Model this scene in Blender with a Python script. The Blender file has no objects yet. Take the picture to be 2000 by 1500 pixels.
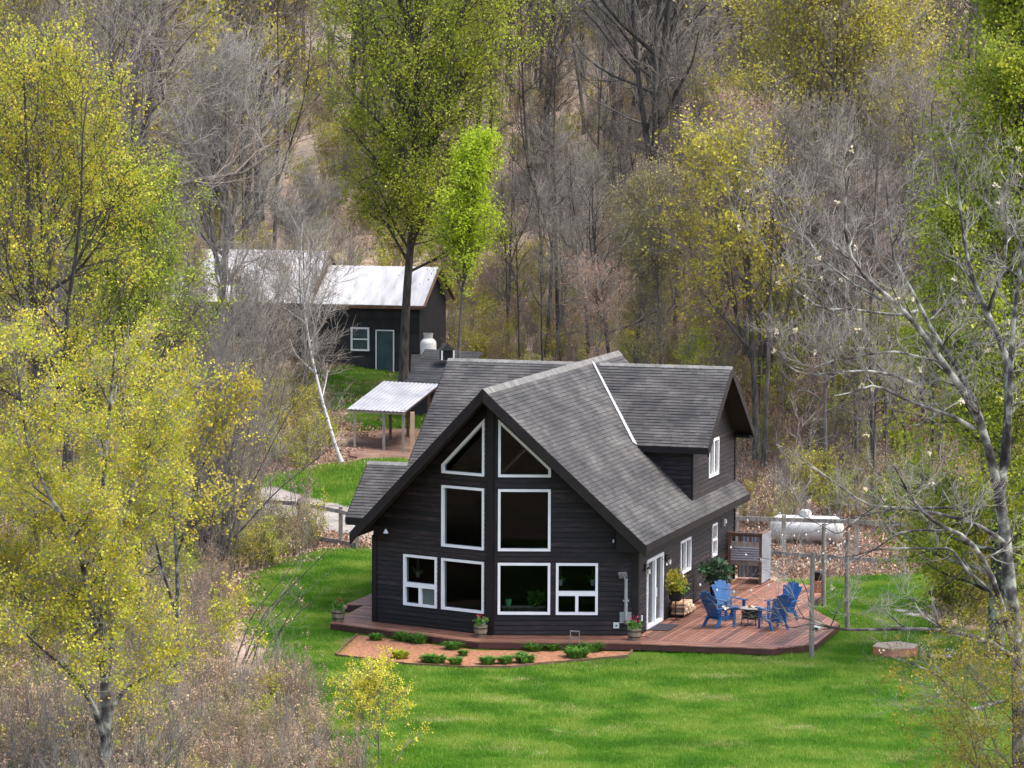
import bpy, math, random
import numpy as np
from mathutils import Vector, Matrix
from mathutils.geometry import delaunay_2d_cdt

sc = bpy.context.scene
COL = sc.collection
R = math.radians
rng = np.random.default_rng(11)
random.seed(11)

# ------------------------------------------------------------------ camera, world, sun, exposure
FPX, PITCH, CAMH, ROLL = 6741.573, R(5.168), 16.325, R(-0.234)
cam = bpy.data.cameras.new('camera'); camo = bpy.data.objects.new('camera', cam); COL.objects.link(camo)
cam.sensor_fit = 'HORIZONTAL'; cam.sensor_width = 36.0; cam.lens = FPX / 2000 * 36.0
cam.clip_start = 1.0; cam.clip_end = 6000
camo.location = (0, 0, CAMH)
camo.rotation_euler = (Matrix.Rotation(R(90) - PITCH, 4, 'X') @ Matrix.Rotation(-ROLL, 4, 'Z')).to_euler()
sc.camera = camo

SUN_EL, SUN_AZ = R(64), R(100)          # azimuth measured from +Y (view direction) towards +X
w = bpy.data.worlds.new('World'); sc.world = w; w.use_nodes = True
wn = w.node_tree; bg = wn.nodes['Background']
sky = wn.nodes.new('ShaderNodeTexSky'); sky.sky_type = 'NISHITA'; sky.sun_disc = False
sky.sun_elevation = SUN_EL; sky.sun_rotation = SUN_AZ; sky.air_density = 1.0; sky.dust_density = 4.0; sky.ozone_density = 0.6
wn.links.new(sky.outputs[0], bg.inputs[0]); bg.inputs[1].default_value = 0.15
sl = bpy.data.lights.new('sun', 'SUN'); sl.energy = 1.05; sl.angle = R(26); sl.color = (1.0, 0.95, 0.88)
slo = bpy.data.objects.new('sun', sl); COL.objects.link(slo)
sd = Vector((math.sin(SUN_AZ) * math.cos(SUN_EL), math.cos(SUN_AZ) * math.cos(SUN_EL), math.sin(SUN_EL)))
slo.rotation_euler = sd.to_track_quat('Z', 'Y').to_euler(); slo.location = (40, 60, 80)
vs = sc.view_settings; vs.view_transform = 'Standard'; vs.look = 'None'; vs.exposure = 1.74; vs.gamma = 1.0; vs.use_curve_mapping = False

# ------------------------------------------------------------------ coordinates
PX, PY, TH = -0.6, 99.376, R(17.272)
cT, sT = math.cos(TH), math.sin(TH)
def H(x, y, z=0.0):                     # house axes -> world
    return Vector((PX + x * cT + y * sT, PY - x * sT + y * cT, z))
def ray(px, py):
    dx, dy = px - 1000, py - 750
    c, s = math.cos(-ROLL), math.sin(-ROLL)
    dx, dy = dx * c - dy * s, dx * s + dy * c
    a, b = dx / FPX, -dy / FPX
    return np.array([a, math.cos(PITCH) + b * math.sin(PITCH), -math.sin(PITCH) + b * math.cos(PITCH)])
def at(px, py, Y):                      # point of a sight line at distance Y
    d = ray(px, py); t = Y / d[1]
    return np.array([d[0] * t, Y, CAMH + d[2] * t])
GZ = -0.28
def sstep(a, b, x): t = np.clip((x - a) / (b - a), 0, 1); return t * t * (3 - 2 * t)
def g(x, y):                            # height of the land
    x = np.asarray(x, float); y = np.asarray(y, float)
    d = np.clip(y - 122, 0, None); d1 = np.minimum(d, 60); d1 = d1 * d1 / (d1 + 8)
    d2 = np.clip(y - 182, 0, 400); d3 = np.clip(y - 582, 0, 4000)
    r = sstep(-5, 12, x - d * 0.03)
    r2 = sstep(-30, 10, x)
    z = GZ + d1 * (0.052 + 0.065 * r) + d2 * (0.075 + 0.10 * r2) - d3 * .05
    z -= 0.06 * np.clip(79 - y, 0, 40)
    amp = 0.18 * sstep(124, 140, y) + .1 * sstep(80, 70, y)
    return z + amp * (np.sin(x * .7 + y * .31) + np.sin(x * .23 - y * .53 + 1.3))
def G(px, py, dz=0.0):                  # where a sight line meets the land
    d = ray(px, py); o = np.array([0, 0, CAMH]); Y = 60.0
    for i in range(4000):
        p = o + d * (Y / d[1])
        if p[2] <= g(p[0], p[1]) + dz: break
        Y += .1
    return np.array([p[0], p[1], float(g(p[0], p[1]))])

# ------------------------------------------------------------------ mesh helpers
def link(o, parent=None):
    COL.objects.link(o)
    if parent is not None: o.parent = parent
    return o
def npmesh(name, V, quads=None, tris=None, mats=(), qm=None, tm=None, smooth=False):
    V = np.asarray(V, np.float32).reshape(-1, 3)
    q = np.zeros((0, 4), np.int32) if quads is None else np.asarray(quads, np.int32).reshape(-1, 4)
    t = np.zeros((0, 3), np.int32) if tris is None else np.asarray(tris, np.int32).reshape(-1, 3)
    me = bpy.data.meshes.new(name)
    me.vertices.add(len(V)); me.vertices.foreach_set('co', V.ravel())
    me.loops.add(q.size + t.size); me.loops.foreach_set('vertex_index', np.concatenate([q.ravel(), t.ravel()]))
    n = len(q) + len(t); me.polygons.add(n)
    st = np.concatenate([np.arange(len(q)) * 4, q.size + np.arange(len(t)) * 3]).astype(np.int32)
    me.polygons.foreach_set('loop_start', st)
    mi = np.zeros(n, np.int32)
    if qm is not None: mi[:len(q)] = qm
    if tm is not None: mi[len(q):] = tm
    for m in mats: me.materials.append(m)
    me.polygons.foreach_set('material_index', mi)
    me.polygons.foreach_set('use_smooth', np.full(n, smooth, bool))
    me.update(calc_edges=True)
    return me
class MB:                               # collects simple solids into one mesh
    def __init__(s): s.v = []; s.f = []
    def hexa(s, p):                     # 8 points: bottom loop 0-3, top loop 4-7
        b = len(s.v); s.v += [tuple(x) for x in p]
        for f in ((3, 2, 1, 0), (4, 5, 6, 7), (0, 1, 5, 4), (1, 2, 6, 5), (2, 3, 7, 6), (3, 0, 4, 7)): s.f.append([b + i for i in f])
    def box(s, x0, x1, y0, y1, z0, z1):
        s.hexa([(x0, y0, z0), (x1, y0, z0), (x1, y1, z0), (x0, y1, z0), (x0, y0, z1), (x1, y0, z1), (x1, y1, z1), (x0, y1, z1)])
    def obox(s, c, ax, ay, az):         # oriented box, half-axis vectors
        c, ax, ay, az = map(Vector, (c, ax, ay, az))
        s.hexa([c - ax - ay - az, c + ax - ay - az, c + ax + ay - az, c - ax + ay - az, c - ax - ay + az, c + ax - ay + az, c + ax + ay + az, c - ax + ay + az])
    def bar(s, p, q, wd, dp, up=(0, 0, 1)):   # beam from p to q
        p, q = Vector(p), Vector(q); d = (q - p); L = d.length; d = d / L
        up = Vector(up); sx = d.cross(up)
        if sx.length < 1e-4: sx = d.cross(Vector((1, 0, 0)))
        sx.normalize(); uz = sx.cross(d)
        s.obox((p + q) / 2, d * (L / 2), sx * (wd / 2), uz * (dp / 2))
    def prism(s, poly, off):            # planar polygon pushed along a vector
        b = len(s.v); n = len(poly); off = Vector(off)
        s.v += [tuple(Vector(p)) for p in poly] + [tuple(Vector(p) + off) for p in poly]
        s.f.append([b + i for i in range(n)]); s.f.append([b + n + i for i in reversed(range(n))])
        for i in range(n): j = (i + 1) % n; s.f.append([b + j, b + i, b + n + i, b + n + j])
    def tube(s, pts, r, sides=8, cap=True):
        pts = [Vector(p) for p in pts]; n = len(pts); rs = r if isinstance(r, (list, tuple)) else [r] * n
        b = len(s.v)
        for i, p in enumerate(pts):
            d = (pts[min(i + 1, n - 1)] - pts[max(i - 1, 0)])
            if d.length < 1e-9: d = Vector((0, 0, 1))
            d.normalize()
            ref = Vector((0, 0, 1)) if abs(d.z) < .9 else Vector((1, 0, 0))
            u = d.cross(ref).normalized(); v = d.cross(u)
            for k in range(sides):
                a = 2 * math.pi * k / sides; s.v.append(tuple(p + (u * math.cos(a) + v * math.sin(a)) * rs[i]))
        for i in range(n - 1):
            for k in range(sides):
                k2 = (k + 1) % sides; s.f.append([b + i * sides + k, b + i * sides + k2, b + (i + 1) * sides + k2, b + (i + 1) * sides + k])
        if cap:
            s.f.append([b + k for k in range(sides)]); s.f.append([b + (n - 1) * sides + k for k in reversed(range(sides))])
    def lathe(s, prof, c=(0, 0, 0), sides=16):
        s.tube([(c[0], c[1], c[2] + z) for r, z in prof], [max(r, .0005) for r, z in prof], sides)
    def mesh(s, name, mat, smooth=False):
        me = bpy.data.meshes.new(name); me.from_pydata(s.v, [], s.f); me.materials.append(mat)
        if smooth:
            me.polygons.foreach_set('use_smooth', np.ones(len(me.polygons), bool))
            try: me.set_sharp_from_angle(angle=R(40))
            except Exception: pass
        me.update(); return me
    def build(s, name, mat, parent=None, smooth=False):
        return link(bpy.data.objects.new(name, s.mesh(name, mat, smooth)), parent)
def tag(o, label=None, cat=None, group=None, kind=None):
    if label: o['label'] = label
    if cat: o['category'] = cat
    if group: o['group'] = group
    if kind: o['kind'] = kind
    return o
def empty(name, loc, rz=0.0, label=None, cat=None, group=None):
    o = bpy.data.objects.new(name, None); o.empty_display_size = .3; COL.objects.link(o)
    o.location = loc; o.rotation_euler = (0, 0, rz)
    return tag(o, label, cat, group)
def copy_tree(o, parent=None):
    c = o.copy(); COL.objects.link(c); c.parent = parent
    for ch in list(o.children): copy_tree(ch, c)
    return c

# ------------------------------------------------------------------ materials
def mat(name, cols, rough=.7, scale=6.0, detail=4.0, per=None, pamt=.35, bump=0.0, bscale=None, metal=0.0, stretch=None, spec=.3, trans=0.0, pos=(0.3, 0.7)):
    """noise ramp between colours; per = 'obj' or 'island' adds value variation for each piece"""
    m = bpy.data.materials.new(name); m.use_nodes = True; nt = m.node_tree; N = nt.nodes; L = nt.links
    b = N['Principled BSDF']; b.inputs['Roughness'].default_value = rough; b.inputs['Metallic'].default_value = metal
    b.inputs['Specular IOR Level'].default_value = spec
    tc = N.new('ShaderNodeTexCoord'); co = tc.outputs['Object']
    if stretch:
        mp = N.new('ShaderNodeMapping'); mp.inputs['Scale'].default_value = stretch; L.new(co, mp.inputs[0]); co = mp.outputs[0]
    nz = N.new('ShaderNodeTexNoise'); nz.inputs['Scale'].default_value = scale; nz.inputs['Detail'].default_value = detail; L.new(co, nz.inputs['Vector'])
    cr = N.new('ShaderNodeValToRGB'); e = cr.color_ramp.elements
    for i, c in enumerate(cols):
        p = pos[0] + (pos[1] - pos[0]) * i / max(1, len(cols) - 1)
        if i < 2: e[i].position = p; e[i].color = (*c, 1)
        else: ne = e.new(p); ne.color = (*c, 1)
    if len(cols) == 1: e[1].color = (*cols[0], 1)
    L.new(nz.outputs[0], cr.inputs[0]); out = cr.outputs[0]
    if per:
        if per == 'obj': src = N.new('ShaderNodeObjectInfo').outputs['Random']
        else: src = N.new('ShaderNodeNewGeometry').outputs['Random Per Island']
        mr = N.new('ShaderNodeMapRange'); mr.inputs[3].default_value = 1 - pamt; mr.inputs[4].default_value = 1 + pamt; L.new(src, mr.inputs[0])
        mx = N.new('ShaderNodeMix'); mx.data_type = 'RGBA'; mx.blend_type = 'MULTIPLY'; mx.inputs[0].default_value = 1.0
        L.new(out, mx.inputs[6]); L.new(mr.outputs[0], mx.inputs[7]); out = mx.outputs[2]
    L.new(out, b.inputs['Base Color'])
    if bump:
        bp = N.new('ShaderNodeBump'); bp.inputs['Strength'].default_value = bump; bp.inputs['Distance'].default_value = .02
        n2 = N.new('ShaderNodeTexNoise'); n2.inputs['Scale'].default_value = bscale or scale * 3; n2.inputs['Detail'].default_value = 5; L.new(co, n2.inputs['Vector'])
        L.new(n2.outputs[0], bp.inputs['Height']); L.new(bp.outputs[0], b.inputs['Normal'])
    if trans:
        tr = N.new('ShaderNodeBsdfTranslucent'); L.new(out, tr.inputs[0]); ms = N.new('ShaderNodeMixShader'); ms.inputs[0].default_value = trans
        L.new(b.outputs[0], ms.inputs[1]); L.new(tr.outputs[0], ms.inputs[2]); L.new(ms.outputs[0], N['Material Output'].inputs[0])
    return m
def leafmat(name, c0, c1, c2, trans=.4, world=False):
    """leaf colour varies from leaf to leaf and clump to clump"""
    m = bpy.data.materials.new(name); m.use_nodes = True; nt = m.node_tree; N = nt.nodes; L = nt.links
    b = N['Principled BSDF']; b.inputs['Roughness'].default_value = .55; b.inputs['Specular IOR Level'].default_value = .25
    ge = N.new('ShaderNodeNewGeometry'); tc = N.new('ShaderNodeTexCoord'); nz = N.new('ShaderNodeTexNoise'); nz.inputs['Scale'].default_value = .9; nz.inputs['Detail'].default_value = 3
    L.new(ge.outputs['Position'] if world else tc.outputs['Object'], nz.inputs['Vector'])
    if world: nz.inputs['Scale'].default_value = .55; nz.inputs['Detail'].default_value = 8
    ma = N.new('ShaderNodeMath'); ma.operation = 'MULTIPLY_ADD'; ma.inputs[1].default_value = .55; L.new(ge.outputs['Random Per Island'], ma.inputs[0])
    mb = N.new('ShaderNodeMath'); mb.operation = 'MULTIPLY_ADD'; mb.inputs[1].default_value = 3.0 if world else 1.6; mb.inputs[2].default_value = -1.2 if world else -.55; L.new(nz.outputs[0], mb.inputs[0]); L.new(mb.outputs[0], ma.inputs[2])
    cr = N.new('ShaderNodeValToRGB'); e = cr.color_ramp.elements; e[0].position = .1; e[0].color = (*c0, 1); e[1].position = .5; e[1].color = (*c1, 1); ne = e.new(.95); ne.color = (*c2, 1)
    L.new(ma.outputs[0], cr.inputs[0]); L.new(cr.outputs[0], b.inputs['Base Color'])
    tr = N.new('ShaderNodeBsdfTranslucent'); L.new(cr.outputs[0], tr.inputs[0]); ms = N.new('ShaderNodeMixShader'); ms.inputs[0].default_value = trans
    L.new(b.outputs[0], ms.inputs[1]); L.new(tr.outputs[0], ms.inputs[2]); L.new(ms.outputs[0], N['Material Output'].inputs[0])
    return m
M = {}
M['siding'] = mat('stained_siding', [(.0038, .0028, .0032), (.0125, .0082, .009), (.044, .025, .024)], .62, 2.6, 7, 'obj', .7, .25, 30, stretch=(1, 1, 6), spec=.35, pos=(.25, .8))
M['trim'] = mat('dark_trim', [(.005, .0035, .004), (.012, .008, .008)], .6, 3, 5, None, 0, .15, 30)
M['white'] = mat('white_vinyl', [(.74, .75, .77), (.82, .82, .82)], .4, 3, 2)
M['roofbase'] = mat('roof_board', [(.02, .016, .016), (.03, .022, .02)], .8)
M['shingle'] = mat('asphalt_shingle', [(.030, .030, .032), (.055, .053, .052), (.090, .088, .084)], .88, .9, 6, 'island', .24, .5, 60, spec=.35, pos=(.3, .72))
M['cap'] = mat('ridge_shingle', [(.12, .118, .11), (.18, .176, .167)], .85, 5, 4, 'island', .15)
M['flash'] = mat('valley_metal', [(.32, .34, .35), (.46, .47, .47)], .55, 6, 5, metal=.2)
M['deck'] = mat('deck_stain', [(.12, .050, .033), (.215, .10, .066), (.31, .165, .115)], .5, 1.6, 6, 'obj', .48, .2, 40, stretch=(1, 6, 1), spec=.4, pos=(.28, .75))
M['deckdark'] = mat('deck_frame', [(.045, .018, .016), (.075, .030, .026)], .6, 3, 5)
M['weather'] = mat('weathered_wood', [(.15, .135, .115), (.26, .235, .20), (.33, .30, .26)], .85, 2.5, 6, 'obj', .2, .4, 20, stretch=(5, 5, 1))
M['brownwood'] = mat('brown_wood', [(.09, .052, .032), (.17, .10, .065)], .75, 3, 5, 'obj', .2, .2)
M['cedar'] = mat('cedar_box', [(.42, .13, .065), (.52, .19, .10)], .6, 3, 5, 'obj', .12)
M['pale'] = mat('pale_plywood', [(.42, .30, .19), (.52, .39, .27)], .65, 2, 5, 'obj', .08)
M['black'] = mat('black_metal', [(.008, .008, .009), (.016, .015, .015)], .5, 8, 3)
M['dark'] = mat('dark_interior', [(.03, .026, .022), (.05, .042, .036)], .9, 3)
M['galv'] = mat('galvanised_steel', [(.28, .305, .335), (.42, .44, .47)], .42, 5, 4, metal=.55)
M['whiteroof'] = mat('white_metal_roof', [(.24, .24, .25), (.40, .405, .415), (.50, .50, .505)], .45, .9, 6, metal=.0, spec=.4, stretch=(3, .6, 1), pos=(.25, .6))
M['sheeting'] = mat('pale_corrugated_sheet', [(.20, .21, .24), (.32, .33, .365)], .45, 1.2, 5, spec=.4)
M['tank'] = mat('tank_paint', [(.25, .265, .24), (.46, .465, .44), (.58, .58, .56)], .5, 2.2, 6, pos=(.25, .62))
M['blue'] = mat('blue_resin', [(.008, .07, .20), (.014, .10, .28)], .38, 4, 3, spec=.5)
M['terra'] = mat('barrel_wood', [(.13, .10, .07), (.24, .195, .135)], .8, 5, 5, stretch=(3, 3, .6))
M['mulch'] = mat('bark_mulch', [(.14, .055, .028), (.26, .12, .063), (.38, .20, .115)], .95, 9, 10, None, 0, 1.0, 25)
M['gravel'] = mat('gravel_drive', [(.13, .118, .105), (.21, .195, .175), (.28, .262, .24)], .95, 1.1, 12, None, 0, .6, 18)
M['soil'] = mat('bare_soil', [(.085, .048, .034), (.15, .088, .064), (.21, .135, .10)], .95, 1.3, 10, None, 0, 1.0, 6)
M['bulb'] = mat('bulb_glass', [(.75, .73, .68)], .15, spec=.6)
M['firewood'] = mat('split_firewood', [(.16, .09, .055), (.42, .28, .18), (.60, .44, .31)], .8, 7, 4, 'obj', .45)
M['stone'] = mat('field_stone', [(.20, .18, .17), (.36, .33, .31)], .9, 4, 6, 'obj', .2, .5)
M['petalred'] = mat('red_petals', [(.26, .015, .04), (.40, .04, .08)], .6, 20)
M['whitepetal'] = mat('white_petals', [(.75, .74, .70)], .6)
M['greenpot'] = mat('green_pot', [(.16, .50, .22)], .5)
M['palepot'] = mat('pale_pot', [(.55, .60, .56)], .5)
M['mat'] = mat('rubber_mat', [(.022, .022, .026), (.035, .034, .038)], .9, 30)
M['ember'] = mat('pale_split_log', [(.75, .52, .33), (.85, .66, .46)], .7)
M['shedwall'] = mat('shed_boards', [(.016, .017, .02), (.035, .032, .034)], .75, 2, 5, 'obj', .3)
M['doorglass'] = mat('door_panel', [(.03, .06, .075), (.06, .095, .10)], .25, 2, 3, spec=.5)
M['tarp'] = mat('dark_shingle_roof', [(.022, .026, .030), (.05, .052, .055)], .8, 2, 6, 'island', .25)
M['greyroof'] = mat('grey_metal_roof', [(.40, .42, .47), (.52, .54, .58)], .5, 1, 3)
M['screen'] = mat('insect_screen', [(.10, .125, .115)], .6)
# bark
M['bark'] = mat('grey_bark', [(.075, .068, .06), (.145, .134, .118), (.23, .218, .195)], .95, 2.5, 8, 'obj', .25, .6, 12, stretch=(3, 3, .7))
M['barkdark'] = mat('dark_bark', [(.030, .026, .023), (.066, .059, .052), (.12, .111, .10)], .95, 2.5, 8, 'obj', .25, .6, 12, stretch=(3, 3, .7))
M['lichen'] = mat('lichen_bark', [(.024, .021, .020), (.050, .047, .046), (.115, .12, .105), (.27, .285, .24)], .95, 3.4, 9, None, 0, .6, 12, pos=(.36, .62))
M['birch'] = mat('birch_bark', [(.12, .11, .10), (.36, .35, .32), (.48, .465, .43)], .8, 3, 6, stretch=(1, 1, 5), pos=(.3, .5))
M['twig'] = mat('grey_twig', [(.125, .112, .094), (.215, .198, .168)], .9, .8, 3, 'obj', .22)
M['twigpink'] = mat('pinkish_twig', [(.145, .118, .098), (.245, .205, .172)], .9, .8, 3, 'obj', .2)
M['twigdark'] = mat('dark_twig', [(.055, .047, .038), (.105, .093, .077)], .9, .8, 3, 'obj', .2)
M['twiglight'] = mat('pale_twig', [(.165, .157, .14), (.275, .266, .238)], .9, .8, 3)
# leaves
M['lf_gold'] = leafmat('leaf_gold', (.30, .22, .02), (.50, .41, .035), (.66, .58, .08))
M['lf_yg'] = leafmat('leaf_yellow_green', (.19, .22, .014), (.34, .39, .028), (.52, .53, .06))
M['lf_green'] = leafmat('leaf_spring_green', (.11, .17, .014), (.22, .30, .026), (.36, .42, .05))
M['lf_lime'] = leafmat('leaf_lime', (.28, .40, .02), (.42, .55, .03), (.55, .65, .07), .55)
M['lf_olive'] = leafmat('leaf_olive', (.24, .21, .02), (.42, .38, .04), (.58, .52, .08))
M['lf_bud'] = leafmat('leaf_bud', (.20, .18, .06), (.30, .27, .10), (.40, .37, .15))
M['lf_red'] = leafmat('leaf_red_bud', (.20, .105, .07), (.32, .19, .13), (.44, .30, .21), .3)
M['lf_tan'] = leafmat('leaf_tan', (.34, .22, .12), (.48, .35, .21), (.62, .52, .36), .3)
M['lf_fern'] = leafmat('leaf_deep_green', (.05, .13, .02), (.095, .23, .03), (.16, .33, .06), .4)
M['lf_dark'] = leafmat('leaf_dark_green', (.018, .045, .022), (.03, .075, .035), (.05, .11, .05), .25)
M['lf_yellow'] = leafmat('leaf_bright_yellow', (.46, .40, .03), (.64, .58, .05), (.78, .73, .12))
M['lf_moss'] = leafmat('leaf_moss_gold', (.10, .105, .010), (.20, .185, .018), (.33, .29, .035))
M['lf_pale'] = leafmat('leaf_pale_bud', (.52, .46, .28), (.66, .60, .40), (.75, .70, .50))
M['grass'] = leafmat('grass_blade', (.070, .185, .012), (.110, .255, .016), (.24, .34, .05), .4, True)
M['drygrass'] = leafmat('dry_grass', (.20, .22, .06), (.33, .32, .11), (.46, .42, .20), .35, True)
M['litter'] = leafmat('fallen_leaf', (.14, .075, .045), (.28, .175, .115), (.50, .38, .29), .15)

def glassmat():
    m = bpy.data.materials.new('window_glass'); m.use_nodes = True; nt = m.node_tree; N = nt.nodes; L = nt.links
    lw = N.new('ShaderNodeLayerWeight'); pw5 = N.new('ShaderNodeMath'); pw5.operation = 'POWER'; pw5.inputs[1].default_value = 5; L.new(lw.outputs['Facing'], pw5.inputs[0])
    fr = N.new('ShaderNodeMath'); fr.operation = 'MULTIPLY_ADD'; fr.inputs[1].default_value = .96; fr.inputs[2].default_value = .008; L.new(pw5.outputs[0], fr.inputs[0]); tr = N.new('ShaderNodeBsdfTransparent'); tr.inputs[0].default_value = (.62, .66, .66, 1)
    gl = N.new('ShaderNodeBsdfGlossy'); gl.inputs['Roughness'].default_value = .02; ms = N.new('ShaderNodeMixShader')
    L.new(fr.outputs[0], ms.inputs[0]); L.new(tr.outputs[0], ms.inputs[1]); L.new(gl.outputs[0], ms.inputs[2]); L.new(ms.outputs[0], N['Material Output'].inputs[0])
    return m
M['glass'] = glassmat()
def groundmat(name, layers, scale, mask_scale=None):
    """layers of colour blended by two noises (broad patches and fine mottling)"""
    m = bpy.data.materials.new(name); m.use_nodes = True; nt = m.node_tree; N = nt.nodes; L = nt.links
    b = N['Principled BSDF']; b.inputs['Roughness'].default_value = .95; b.inputs['Specular IOR Level'].default_value = .1
    tc = N.new('ShaderNodeTexCoord')
    n1 = N.new('ShaderNodeTexNoise'); n1.inputs['Scale'].default_value = scale; n1.inputs['Detail'].default_value = 12; n1.inputs['Roughness'].default_value = .7
    n2 = N.new('ShaderNodeTexNoise'); n2.inputs['Scale'].default_value = mask_scale or scale * .08; n2.inputs['Detail'].default_value = 6
    L.new(tc.outputs['Object'], n1.inputs['Vector']); L.new(tc.outputs['Object'], n2.inputs['Vector'])
    def ramp(cols, src, lo=.3, hi=.7):
        cr = N.new('ShaderNodeValToRGB'); e = cr.color_ramp.elements
        for i, c in enumerate(cols):
            p = lo + (hi - lo) * i / (len(cols) - 1)
            if i < 2: e[i].position = p; e[i].color = (*c, 1)
            else: ne = e.new(p); ne.color = (*c, 1)
        L.new(src, cr.inputs[0]); return cr.outputs[0]
    a = ramp(layers[0], n1.outputs[0]); c = ramp(layers[1], n1.outputs[0])
    f = N.new('ShaderNodeMapRange'); f.inputs[1].default_value = .46; f.inputs[2].default_value = .62; L.new(n2.outputs[0], f.inputs[0])
    mx = N.new('ShaderNodeMix'); mx.data_type = 'RGBA'; L.new(f.outputs[0], mx.inputs[0]); L.new(a, mx.inputs[6]); L.new(c, mx.inputs[7]); L.new(mx.outputs[2], b.inputs['Base Color'])
    bp = N.new('ShaderNodeBump'); bp.inputs['Strength'].default_value = .8; bp.inputs['Distance'].default_value = .06; L.new(n1.outputs[0], bp.inputs['Height']); L.new(bp.outputs[0], b.inputs['Normal'])
    return m
M['lawn'] = groundmat('lawn_turf', [[(.032, .10, .007), (.055, .15, .010), (.09, .19, .02)], [(.055, .13, .010), (.09, .19, .015), (.17, .22, .06)]], 7, .35)
M['floor'] = groundmat('forest_floor', [[(.13, .095, .07), (.27, .20, .155), (.44, .345, .28)], [(.14, .12, .07), (.25, .205, .135), (.36, .295, .215)]], 3.2, .12)
M['hill'] = groundmat('far_wooded_hill', [[(.12, .10, .085), (.19, .165, .14)], [(.13, .13, .07), (.22, .22, .12)]], .25, .03)

# ------------------------------------------------------------------ land
def grid_ground():
    xs = np.unique(np.concatenate([-np.geomspace(44, 2500, 26)[::-1], np.arange(-43, 44, 1.5), np.geomspace(44, 2500, 26)]))
    ys = np.unique(np.concatenate([-np.geomspace(6, 2500, 18)[::-1], np.arange(-4, 50, 6), np.arange(50, 180, 1.5), np.arange(180, 420, 5), np.geomspace(420, 3500, 26)]))
    X, Y = np.meshgrid(xs, ys); Z = g(X, Y)
    V = np.stack([X, Y, Z], -1).reshape(-1, 3); nx, ny = len(xs), len(ys)
    i = np.arange(nx * ny).reshape(ny, nx)
    Q = np.stack([i[:-1, :-1], i[:-1, 1:], i[1:, 1:], i[1:, :-1]], -1).reshape(-1, 4)
    o = link(bpy.data.objects.new('ground', npmesh('ground', V, Q, None, [M['floor']], smooth=True)))
    tag(o, 'brown leaf-littered forest floor rising behind the house', kind='structure')
grid_ground()
def inside(poly, P):
    poly = np.asarray(poly); x, y = P[:, 0], P[:, 1]; r = np.zeros(len(P), bool); n = len(poly)
    for i in range(n):
        a, b = poly[i], poly[(i + 1) % n]
        c = ((a[1] > y) != (b[1] > y)) & (x < (b[0] - a[0]) * (y - a[1]) / (b[1] - a[1] + 1e-12) + a[0]); r ^= c
    return r
def sheet(name, poly, m, dz, cell=.8, jit=.12, label=None, kind='structure'):
    poly = [np.array(p[:2], float) for p in poly]; bd = []
    rr = np.random.default_rng(len(name))
    for a, b in zip(poly, poly[1:] + poly[:1]):
        n = max(1, int(np.linalg.norm(b - a) / (cell * .6)))
        for k in range(n):
            bd.append(a + (b - a) * k / n + (rr.normal(0, jit, 2) if jit else 0))
    bd = np.array(bd); lo, hi = bd.min(0), bd.max(0)
    gx, gy = np.meshgrid(np.arange(lo[0], hi[0], cell), np.arange(lo[1], hi[1], cell)); P = np.stack([gx.ravel(), gy.ravel()], -1)
    P = P[inside(bd, P)]
    allp = [Vector(p) for p in np.concatenate([bd, P])]
    v, e, f, *_ = delaunay_2d_cdt(allp, [], [list(range(len(bd)))], 1, 1e-4)
    v = np.array([tuple(p) for p in v]); V = np.column_stack([v, g(v[:, 0], v[:, 1]) + dz])
    me = bpy.data.meshes.new(name); me.from_pydata(V.tolist(), [], [list(q) for q in f]); me.materials.append(m)
    me.polygons.foreach_set('use_smooth', np.ones(len(me.polygons), bool))
    o = link(bpy.data.objects.new(name, me)); tag(o, label, kind=kind); return o, bd
lawn_px = [(740, 1640), (655, 1480), (590, 1380), (540, 1300), (480, 1215), (480, 1140), (560, 1098), (640, 1078), (740, 1074)]
lawn_px2 = [(1450, 1135), (1600, 1128), (1700, 1118), (1790, 1108), (1870, 1098), (1900, 1125), (1820, 1160), (1790, 1200), (1850, 1225), (2120, 1240), (2250, 1620)]
lawn_poly = [G(*p)[:2] for p in lawn_px] + [np.array(H(0, 14)[:2])] + [G(*p)[:2] for p in lawn_px2]
lawn_o, lawn_bd = sheet('lawn', lawn_poly, M['lawn'], .02, .8, .15, 'green lawn with dry patches around the house')
verge_poly = [G(*p)[:2] for p in [(470, 965), (540, 935), (640, 915), (800, 905), (800, 1000), (720, 1000), (600, 972), (530, 950)]]
sheet('grass_verge', verge_poly, M['lawn'], .03, .8, .15, 'bright green grass strip beyond the gravel drive')
drive_poly = [G(*p)[:2] for p in [(330, 985), (440, 955), (520, 950), (600, 974), (720, 1002), (830, 1020), (830, 1075), (700, 1050), (600, 1034), (520, 1012), (400, 1010)]]
sheet('driveway', drive_poly, M['gravel'], .05, .8, .10, 'pale gravel driveway left of the house')
yard_poly = [G(*p)[:2] for p in [(672, 880), (700, 845), (760, 838), (860, 835), (860, 900), (760, 915), (700, 905)]]
sheet('bare_earth', yard_poly, M['soil'], .06, .6, .1, 'dug brown earth under the lean-to')
yard2 = [G(*p)[:2] for p in [(690, 845), (700, 810), (860, 800), (860, 838), (760, 838)]]
sheet('grass_patch', yard2, M['lawn'], .04, .8, .15, 'green grass behind the lean-to')
knoll = [G(*p)[:2] for p in [(610, 760), (700, 690), (830, 680), (830, 760), (700, 800), (560, 800)]]
sheet('grass_bank', knoll, M['lawn'], .04, 1.0, .3, 'rough grass bank below the white roofed shed')
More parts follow.
